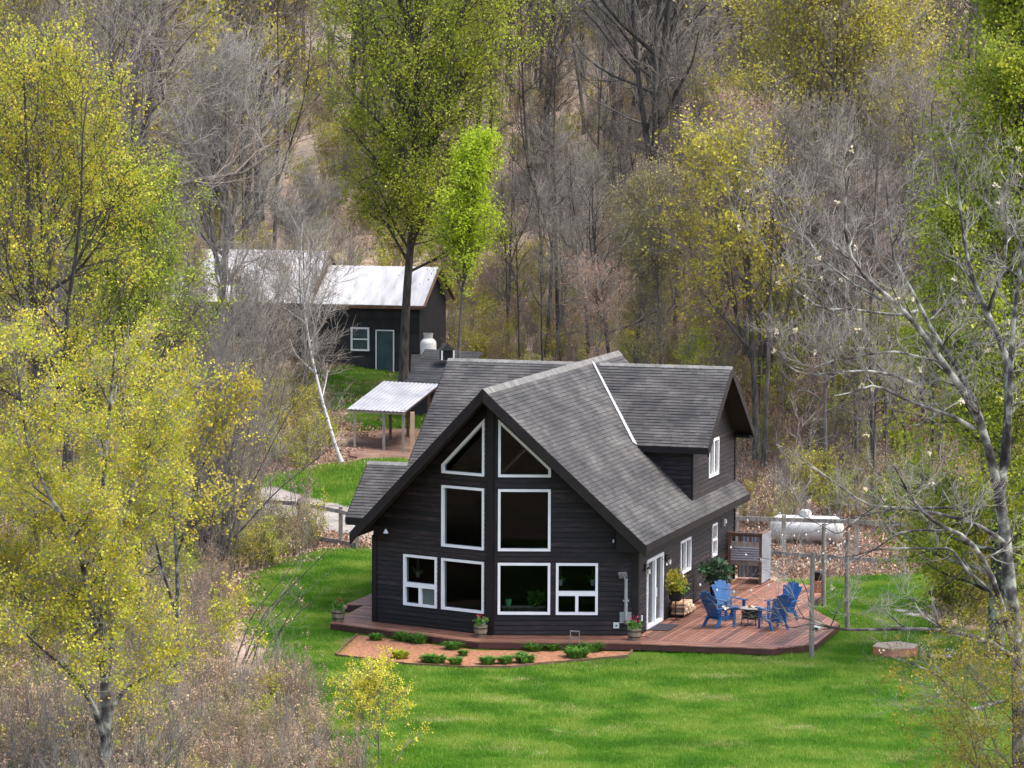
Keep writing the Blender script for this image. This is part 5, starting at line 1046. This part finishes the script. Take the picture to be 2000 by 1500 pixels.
# lichen-covered tree at the right, stems traced
YL = 70.0; xl = pxx(1978, YL); f = np.array([xl, YL, float(g(xl, YL)) - .1])
L_ = [([(2010, 1800, 0), (2005, 1500, 0), (1992, 1260, 0), (1975, 1130, 0), (1962, 1010, 0), (1950, 940, 0)], .17, .11),
      ([(1950, 945, 0), (1930, 860, -.2), (1905, 790, -.4), (1862, 730, -.6), (1825, 680, -.8), (1790, 630, -.9), (1752, 590, -1), (1710, 555, -1.1), (1670, 520, -1.2), (1650, 470, -1.3), (1646, 400, -1.4), (1655, 340, -1.5)], .095, .015),
      ([(1932, 880, .1), (1915, 800, .3), (1888, 745, .5), (1855, 690, .6), (1820, 640, .7), (1795, 590, .8), (1770, 545, .9), (1742, 495, 1), (1735, 430, 1.1), (1728, 360, 1.2)], .07, .014),
      ([(1790, 600, .6), (1760, 610, .2), (1710, 605, -.1), (1660, 598, -.3), (1605, 600, -.6), (1560, 570, -.8), (1520, 530, -1), (1490, 470, -1.1), (1450, 420, -1.2)], .035, .008),
      ([(1955, 960, 0), (1966, 860, .2), (1972, 760, .4), (1965, 690, .5), (1945, 640, .6), (1928, 605, .7), (1905, 555, .8), (1888, 500, .9), (1875, 430, 1), (1868, 350, 1), (1850, 260, 1.1)], .10, .014),
      ([(1928, 605, .7), (1942, 560, .6), (1960, 510, .5), (1965, 440, .4), (1958, 370, .3), (1975, 300, .3)], .05, .012),
      ([(1968, 900, .1), (1972, 780, -.2), (1975, 660, -.4), (1985, 560, -.5), (1998, 470, -.6), (2015, 380, -.7)], .075, .015),
      ([(1985, 1250, 0), (1960, 1180, -.4), (1945, 1130, -.8), (1915, 1070, -1.2), (1885, 1040, -1.5), (1840, 1020, -1.8), (1810, 1000, -2), (1780, 965, -2.2), (1765, 935, -2.4), (1745, 900, -2.5)], .075, .015),
      ([(1975, 1060, 0), (1935, 1030, -.3), (1895, 1010, -.6), (1850, 1000, -.8), (1800, 990, -1), (1755, 985, -1.2), (1710, 985, -1.4), (1670, 965, -1.6), (1600, 915, -1.8), (1545, 875, -2), (1510, 862, -2.1)], .05, .009),
      ([(1870, 985, -.7), (1800, 985, -.9), (1740, 988, -1), (1690, 1002, -1.1), (1640, 1012, -1.2), (1600, 1025, -1.3)], .032, .008),
      ([(1710, 985, -1.4), (1680, 1005, -1.5), (1640, 1040, -1.7), (1600, 1018, -1.8), (1560, 1000, -1.9)], .02, .006),
      ([(1960, 1170, 0), (1930, 1140, .3), (1895, 1110, .5), (1868, 1075, .7), (1860, 1064, .8), (1810, 1065, .8), (1750, 1064, .8), (1700, 1070, .8), (1660, 1085, .9), (1610, 1078, 1)], .04, .008),
      ([(1850, 1030, -1.7), (1800, 1028, -1.5), (1755, 1035, -1.3), (1715, 1065, -1.2), (1670, 1090, -1.1), (1610, 1115, -1)], .028, .006),
      ([(2080, 1400, -.6), (2010, 1300, -.7), (1975, 1270, -.9), (1930, 1240, -1.1), (1880, 1230, -1.2), (1830, 1222, -1.3), (1780, 1222, -1.4), (1720, 1223, -1.5), (1670, 1226, -1.5), (1630, 1222, -1.6), (1590, 1205, -1.6), (1545, 1202, -1.7), (1520, 1160, -1.7)], .062, .010),
      ([(1630, 1222, -1.6), (1590, 1213, -1.5), (1550, 1222, -1.5), (1515, 1212, -1.4), (1470, 1196, -1.4)], .018, .006),
      ([(1850, 1225, -1.2), (1810, 1200, -1), (1795, 1180, -.9), (1785, 1160, -.9)], .03, .007), ([(1590, 1205, -1.6), (1580, 1150, -1.6), (1560, 1110, -1.6), (1530, 1080, -1.6), (1505, 1060, -1.6)], .014, .005), ([(1625, 1222, -1.6), (1642, 1180, -1.6), (1650, 1150, -1.6), (1662, 1130, -1.6)], .014, .005),
      ([(2090, 1330, .6), (2000, 1355, .2), (1950, 1365, 0), (1905, 1380, -.2), (1880, 1355, -.4), (1850, 1325, -.6), (1825, 1305, -.7), (1780, 1288, -.9), (1740, 1275, -1)], .045, .008), ([(1905, 1380, -.2), (1860, 1373, -.1), (1820, 1376, 0)], .014, .005),
      ([(1905, 830, -.3), (1860, 805, -.6), (1810, 790, -.9), (1760, 770, -1.1), (1710, 745, -1.3), (1660, 762, -1.5), (1630, 768, -1.6)], .05, .009), ([(1905, 815, .2), (1880, 770, 0), (1900, 765, 0), (1860, 785, -.2), (1820, 810, -.3), (1790, 825, -.4), (1760, 820, -.5)], .03, .008),
      ([(1840, 700, -.5), (1790, 690, -.7), (1755, 680, -.9), (1700, 685, -1.1), (1660, 695, -1.3), (1620, 700, -1.4), (1575, 720, -1.6), (1535, 705, -1.7)], .03, .007), ([(1790, 745, -.9), (1740, 725, -1.1), (1690, 718, -1.3), (1640, 722, -1.5), (1580, 728, -1.7), (1540, 715, -1.8), (1510, 650, -1.9)], .035, .008),
      ([(1720, 580, -1), (1660, 545, -.6), (1600, 500, -.2), (1560, 440, .2), (1520, 380, .4), (1490, 350, .6)], .03, .007), ([(1900, 1110, .5), (1880, 1080, .3), (1900, 1060, .1), (1840, 940, -.5), (1795, 940, -.8), (1820, 915, -.9)], .02, .006)]
plant(tree('lichen_tree', 71, 20, .2, 'lichen', 'twiglight', stems=[(trk(a, YL), b, c) for a, b, c in L_], nl=340, nls=[.1, .9, .9, .6, .9, .9, .9, .45, .4, .3, .2, .25, .25, .3, .2, .15, .2, .2, .35, .2, .6, .6, .5, .6, .7, .4], h0=.35, el=(8, 55), ll=lambda t: .045, per2=6, per3=5, twigL=.34, tw=.0042, leaf='lf_pale', nleaf=420, lsize=.06, lspread=.02, wob=.07, trop=.08), xl, YL, 0, 1, 'near leafless tree with pale lichen-covered limbs reaching in from the right')
# olive sprays low at the right
feature(2015, 64, 'fine olive-leaved sapling spreading over the bottom right corner', name='budding_tree', seed=72, Hh=6.7, r0=.07, bark='barkdark', twig='twigdark', leaf='lf_moss', nl=56, h0=.25, el=(-8, 32), ll=pear(.20, .07), per2=9, per3=4, twigL=.4, tw=.0035, fork=2, sub=0, nleaf=20000, lsize=.045, lspread=.07)
feature(1925, 106, 'low golden-olive shrub at the edge of the lawn on the right', cat='shrub', name='olive_shrub', seed=73, Hh=2.9, r0=.05, bark='barkdark', twig='twigdark', leaf='lf_moss', nl=90, h0=.05, el=(5, 55), ll=lambda t: .66 * (1.1 - t * .7), per2=9, per3=5, twigL=.3, tw=.006, fork=4, nleaf=34000, lsize=.075, lspread=.07)
feature(1880, 102, 'smaller golden-olive shrub before the low olive shrub', cat='shrub', name='olive_shrub', seed=74, Hh=1.6, r0=.04, bark='barkdark', twig='twigdark', leaf='lf_moss', nl=40, h0=.05, el=(5, 50), ll=lambda t: .6, per2=6, per3=5, twigL=.25, tw=.005, fork=3, nleaf=5000, lsize=.07, lspread=.06)

# ---------------- the wood behind, tree by tree
def zone(px, Y):
    cues = ((160, 'above the leftmost maple'), (350, 'between leftmost maple and white-roofed shed'), (520, 'behind the left white roof'), (690, 'behind the right white roof'), (860, 'behind the tall gold-green maple'), (1000, 'behind the lime-green tree'), (1130, 'over the left dormer ridge'), (1230, 'over the roof peak'), (1330, 'over the inner right dormer'), (1440, 'over the right dormer gable'), (1520, 'just right of the dormer gable'), (1660, 'behind the gas tank'), (1830, 'right of the gas tank'), (9999, 'behind the right edge maple'))
    a = next(c for q, c in cues if px < q); b = 'front row' if Y < 142 else 'second row' if Y < 165 else 'third row' if Y < 190 else 'low on the hill' if Y < 235 else 'mid hill' if Y < 285 else 'high on the hill'
    return a + ', ' + b
rt = np.random.default_rng(77); placed = []; cnt = {}
def forest(n, Y0, Y1, pick, mind, pxlim=(-40, 2040), ok=lambda px, Y: True, smul=1.0):
    k = 0; tries = 0
    while k < n and tries < n * 60:
        tries += 1; Y = Y0 + (Y1 - Y0) * rt.random() ** .8; px = rt.uniform(*pxlim); x = pxx(px, Y)
        if not ok(px, Y) or any((x - a) ** 2 + (Y - b) ** 2 < mind * mind for a, b in placed): continue
        placed.append((x, Y)); pr, kind, cat = pick(px, Y)
        gname = kind + ' ' + zone(px, Y)
        plant(pr, x, Y, rt.uniform(0, 6.28), smul * rt.uniform(.78, 1.15), gname, 'wood: ' + gname, cat=cat, sz=rt.uniform(.92, 1.12)); k += 1
def choose(w):
    def pick(px, Y):
        w_ = w
        if 960 < px < 1850 and Y < 260: w_ = (w[0] * .8, w[1] * (1.0 if Y < 175 else 1.6), w[2] * (Y > 200), w[3] * 1.1)
        if 590 < px < 980: w_ = (w[0], w[1] * .5, 0, w[3])
        u = rt.random() * sum(w_)
        if u < w_[0]: q = rt.integers(0, 4); return PB[q], ('dark grey bare tree', 'slim grey bare tree', 'tall bare tree with pinkish twigs', 'thin bare tree with pinkish twigs')[q], 'tree'
        u -= w_[0]
        if u < w_[1]: q = rt.integers(0, 3); return POL[q], ('olive budding tree', 'pale budding tree', 'red-budded tree')[q], 'tree'
        u -= w_[1]
        if u < w_[2]: q = rt.integers(0, 2); return PLF[q], ('yellow-green leafing tree', 'spring-green leafing tree')[q], 'tree'
        q = rt.integers(0, 4); return PSP[q], ('bare sapling', 'pale budding sapling', 'tan-leaved sapling', 'yellow-green sapling')[q], 'sapling'
    return pick
clearing = lambda px, Y: not (330 < px < 900 and Y < 178)
def pick_sap(px, Y): q = (0, 0, 2)[rt.integers(0, 3)]; return PSP[q], ('bare sapling', '', 'tan-leaved sapling')[q], 'sapling'
forest(8, 140, 164, pick_sap, 1.5, (350, 560), smul=.75)
PPO = [tree('pole_tree', 81, 11, .085, 'barkdark', 'twigdark', nl=16, h0=.45, el=(20, 60), ll=lambda t: .13, per2=5, per3=5, twigL=.7, tw=.011, lean=(.03, 0)), tree('pole_tree', 82, 9, .065, 'barkdark', 'twig', nl=14, h0=.4, el=(25, 60), ll=lambda t: .14, per2=5, per3=5, twigL=.6, tw=.010, lean=(-.04, .03)), tree('pole_tree', 83, 13, .11, 'barkdark', 'twigdark', nl=18, h0=.5, el=(15, 60), ll=lambda t: .14, per2=6, per3=5, twigL=.7, tw=.011, fork=1)]
def pick_pole(px, Y): q = rt.integers(0, 3); return PPO[q], ('slender dark pole tree', 'thin leaning pole tree', 'forked dark pole tree')[q], 'tree'
open_view = lambda px, Y: not (600 < px < 1010 and Y < 205) and not (160 < px < 335 and Y > 225) and not (548 < px < 700 and Y < 266)
forest(40, 129, 160, choose((.55, .12, .02, .31)), 1.9, (1440, 2060), clearing, .62)
forest(20, 136, 172, choose((.30, .20, .0, .50)), 2.4, (1060, 1440), clearing, .50)
forest(16, 120, 175, choose((.45, .15, .08, .32)), 2.8, (-40, 330), clearing)
forest(42, 128, 165, pick_pole, 1.3, (1425, 1990), clearing)
forest(22, 150, 185, pick_pole, 1.8, (985, 1440), clearing)
forest(80, 182, 270, pick_pole, 1.8, (-20, 2020), open_view, 1.6)
forest(75, 178, 235, choose((.60, .22, .06, .12)), 2.5, ok=open_view)
forest(105, 235, 340, choose((.62, .24, .09, .05)), 2.7, ok=open_view)

# ------------------------------------------------------------------ masses nobody could count: brush, grass, fallen leaves (instanced on points)
def scatter(name, P, rot, scl, pick_idx, variants, label):
    src = bpy.data.collections.new(name + '_kinds')
    for i, (me) in enumerate(variants): o = bpy.data.objects.new('%s_kind_%02d' % (name, i), me); src.objects.link(o)
    me = bpy.data.meshes.new(name); me.vertices.add(len(P)); me.vertices.foreach_set('co', np.asarray(P, np.float32).ravel())
    for an, ty, v in (('rot', 'FLOAT', rot), ('scl', 'FLOAT', scl)): a = me.attributes.new(an, ty, 'POINT'); a.data.foreach_set('value', np.asarray(v, np.float32))
    a = me.attributes.new('kind_index', 'INT', 'POINT'); a.data.foreach_set('value', np.asarray(pick_idx, np.int32)); me.update()
    o = link(bpy.data.objects.new(name, me)); tag(o, label, kind='stuff')
    ng = bpy.data.node_groups.new(name + '_nodes', 'GeometryNodeTree'); ng.interface.new_socket('Geometry', in_out='INPUT', socket_type='NodeSocketGeometry'); ng.interface.new_socket('Geometry', in_out='OUTPUT', socket_type='NodeSocketGeometry')
    N, L = ng.nodes, ng.links; gi, go = N.new('NodeGroupInput'), N.new('NodeGroupOutput'); ci = N.new('GeometryNodeCollectionInfo'); ci.inputs['Collection'].default_value = src; ci.inputs['Separate Children'].default_value = True; ci.inputs['Reset Children'].default_value = True
    iop = N.new('GeometryNodeInstanceOnPoints'); iop.inputs['Pick Instance'].default_value = True
    def attr(n, t): q = N.new('GeometryNodeInputNamedAttribute'); q.data_type = t; q.inputs['Name'].default_value = n; return q.outputs['Attribute']
    cx = N.new('ShaderNodeCombineXYZ'); L.new(attr('rot', 'FLOAT'), cx.inputs[2]); L.new(cx.outputs[0], iop.inputs['Rotation']); L.new(attr('scl', 'FLOAT'), iop.inputs['Scale']); L.new(attr('kind_index', 'INT'), iop.inputs['Instance Index'])
    L.new(gi.outputs[0], iop.inputs['Points']); L.new(ci.outputs[0], iop.inputs['Instance']); L.new(iop.outputs[0], go.inputs[0])
    md = o.modifiers.new('scatter', 'NODES'); md.node_group = ng; return o
def shrub_mesh(seed, hh, ns, twig, leaf=None, nleaf=0, lsize=.07, lean=.35, tw=.008):
    r = np.random.default_rng(seed); ge = Geo(); az = r.random(ns) * 6.283; ln = r.random(ns) * lean; st = grow(np.stack([np.cos(az) * .15, np.sin(az) * .15, np.full(ns, -.1)], -1), np.stack([np.cos(az) * ln, np.sin(az) * ln, np.ones(ns)], -1), hh * (.55 + .6 * r.random(ns)), 6, .09, .02, r)
    sr = taper(np.full(ns, .012 * hh / 2 + .006), np.full(ns, .004), 6); ge.tubes(st, sr, 4); p, d, t, i, q = sprout(st, sr, 9, .18, 1, .6, r); L1 = hh * .30 * (1.1 - .6 * t) * (.6 + .7 * r.random(len(t))); d = nz(d + UP * .3); b = grow(p, d, L1, 4, .12, .06, r); br = taper(np.full(len(t), tw), np.full(len(t), tw * .5), 4); ge.tubes(b, br, 3)
    p, d, t, i, q = sprout(b, br, 6, .1, 1, .6, r); L2 = L1[i] * .45 * (.5 + r.random(len(t))); ge.spikes(p, d, L2, tw * .7); tips = p + d * L2[:, None]
    if leaf: k = r.integers(0, len(tips), nleaf); ge.leaves(tips[k], lsize, r, .3, 1, .05)
    return ge.mesh('brush', [M[twig]] + ([M[leaf]] if leaf else []))
SH = [shrub_mesh(201, 2.6, 8, 'twigpink'), shrub_mesh(202, 3.2, 7, 'twig'), shrub_mesh(203, 2.2, 9, 'twigpink', 'lf_tan', 900, .075), shrub_mesh(204, 2.4, 8, 'twig', 'lf_bud', 900, .075), shrub_mesh(205, 3.4, 7, 'twigpink', 'lf_red', 800, .07), shrub_mesh(206, 2.2, 8, 'twig', 'lf_yg', 1200, .09), shrub_mesh(207, 3.0, 8, 'twig', 'lf_olive', 1100, .085)]
rs = np.random.default_rng(5)
def pixpts(n, Y0, Y1, px0, px1, pw=1.0):
    Y = Y0 + (Y1 - Y0) * rs.random(n) ** pw; px = px0 + (px1 - px0) * rs.random(n); x = (px - 1000) / FPX * Y / math.cos(PITCH) * 1.0; return np.stack([x, Y], -1), px
def keepout(P, polys, px=None):
    k = np.ones(len(P), bool)
    for q in polys: k &= ~inside(np.array([p[:2] for p in q]), P)
    return k
hb = [H(-7, -5)[:2], H(11, -3)[:2], H(11, 16)[:2], H(-7, 16)[:2]]
shed_zone = [np.array([pxx(640, 150), 150]), np.array([pxx(860, 150), 150]), np.array([pxx(880, 176), 176]), np.array([pxx(350, 176), 176]), np.array([pxx(350, 168), 168]), np.array([pxx(640, 166), 166])]
path_zone = [G(*p)[:2] for p in [(470, 1000), (520, 945), (640, 905), (900, 835), (900, 1060), (700, 1060), (560, 1045)]]
def heights(P, s=.1): return np.column_stack([P, g(P[:, 0], P[:, 1]) - s])
A1, q1 = pixpts(900, 124, 185, 1380, 2080); A2, q2 = pixpts(700, 140, 190, 860, 1440); A3, q3 = pixpts(900, 112, 178, -60, 640); A4, q4 = pixpts(1900, 185, 330, -60, 2060)
A0 = np.concatenate([A1[::2], A2, A3, A4]); k = keepout(A0, [hb, shed_zone, path_zone, lawn_bd, verge_poly, drive_poly]); A0 = A0[k]
kk = np.where(A0[:, 1] > 185, .9, .62)
scatter('hillside_brush', heights(A0), rs.random(len(A0)) * 6.28, kk * (.55 + .8 * rs.random(len(A0))), rs.choice(7, len(A0), p=[.16, .16, .10, .20, .08, .12, .18]), SH, 'thin leafless brush and saplings under the trees on the hillside')
B0, qb = pixpts(2300, 70, 114, -80, 760); kb = keepout(B0, [hb, path_zone]) & (keepout(B0, [lawn_bd]) | (rs.random(len(B0)) < .04) & (B0[:, 0] < -3.4) & (B0[:, 1] < 84)); kb &= ~((B0[:, 1] > 91) & (qb > 440)); B0 = B0[kb]
scatter('foreground_brush', heights(B0), rs.random(len(B0)) * 6.28, (.34 + .42 * rs.random(len(B0))) * np.where(qb[kb] > 330, .8, 1.1), rs.choice(7, len(B0), p=[.20, .22, .30, .14, .06, .04, .04]), SH, 'pinkish leafless brush with tan buds at the lower left')
C0, qc = pixpts(260, 96, 124, 1780, 2080); kc = keepout(C0, [lawn_bd, hb]); C0 = C0[kc]
scatter('lawn_edge_brush', heights(C0), rs.random(len(C0)) * 6.28, .25 + .35 * rs.random(len(C0)), rs.choice(7, len(C0), p=[.25, .1, .2, .1, .05, .1, .2]), SH, 'low scrub along the right edge of the lawn')
def patch(seed, n, rad, hh, m, m2=None):
    r = np.random.default_rng(seed); a = r.random(n) * 6.283; q = np.sqrt(r.random(n)) * rad; b = np.stack([q * np.cos(a), q * np.sin(a), np.full(n, -.01)], -1); az = r.random(n) * 6.283; ln = r.normal(.45, .25, n); d = nz(np.stack([np.cos(az) * ln, np.sin(az) * ln, np.ones(n)], -1)); L_ = hh * (.5 + .8 * r.random((n, 1))); sd = np.stack([-np.sin(az), np.cos(az), np.zeros(n)], -1) * .010
    V = np.stack([b - sd, b + sd, b + d * L_], 1).reshape(-1, 3); T = np.arange(3 * n).reshape(n, 3); return npmesh('grass_tuft', V, None, T, [M[m]])
GP = [patch(1, 90, .24, .065, 'grass'), patch(2, 90, .26, .085, 'grass'), patch(3, 60, .2, .10, 'grass'), patch(4, 50, .2, .055, 'drygrass')]
lo, hi = lawn_bd.min(0), lawn_bd.max(0); D0 = lo + (hi - lo) * rs.random((52000, 2)); D0 = D0[inside(lawn_bd, D0)]; D0 = D0[keepout(D0, [[H(*p)[:2] for p in [(-6.2, 4), (-5.1, .6), (.02, -1.3), (8.3, .4), (9.3, 1.5), (9.2, 5.3), (7.5, 8.5), (7, 12.5), (5, 13.6), (-6.2, 13)]], [H(*p)[:2] for p in bed]])]
D0 = D0[np.abs(D0[:, 0]) < D0[:, 1] * .17]
dry = (np.sin(D0[:, 0] * 1.3 + 2 * np.sin(D0[:, 1] * .7)) + np.sin(D0[:, 1] * 1.9 + 1.5 * np.sin(D0[:, 0] * .9)) + rs.normal(0, .8, len(D0))) > 1.55
idx = np.where(dry, 3, rs.choice(3, len(D0), p=[.5, .35, .15]))
scatter('lawn_grass', heights(D0, -.02), rs.random(len(D0)) * 6.28, .7 + .6 * rs.random(len(D0)), idx, GP, 'short green lawn grass with dry tufts')
vg = []
for q in (verge_poly, yard2, knoll): q = np.array([p[:2] for p in q]); l2, h2 = q.min(0), q.max(0); E0 = l2 + (h2 - l2) * rs.random((3500, 2)); vg.append(E0[inside(q, E0)])
vg = np.concatenate(vg); scatter('verge_grass', heights(vg, -.03), rs.random(len(vg)) * 6.28, 1.0 + 1.2 * rs.random(len(vg)), rs.choice(4, len(vg), p=[.35, .3, .2, .15]), GP, 'longer grass beyond the gravel drive')
def leafpatch(seed, n, rad):
    r = np.random.default_rng(seed); ge = Geo(); a = r.random(n) * 6.283; q = np.sqrt(r.random(n)) * rad; ge.leaves(np.stack([q * np.cos(a), q * np.sin(a), .02 + .04 * r.random(n)], -1), .075, r, -.2, 0); return ge.mesh('fallen_leaves', [M['litter']])
LP = [leafpatch(i, 150, .85) for i in range(3)]
F0, qf = pixpts(5200, 112, 200, 1380, 2100); F1, _ = pixpts(2500, 100, 180, -60, 900); F0 = np.concatenate([F0, F1]); F0 = F0[keepout(F0, [hb, lawn_bd, drive_poly, verge_poly, yard_poly])]
scatter('fallen_leaves', heights(F0, -.02), rs.random(len(F0)) * 6.28, .7 + .6 * rs.random(len(F0)), rs.integers(0, 3, len(F0)), LP, 'pinkish brown fallen leaves covering the slope')
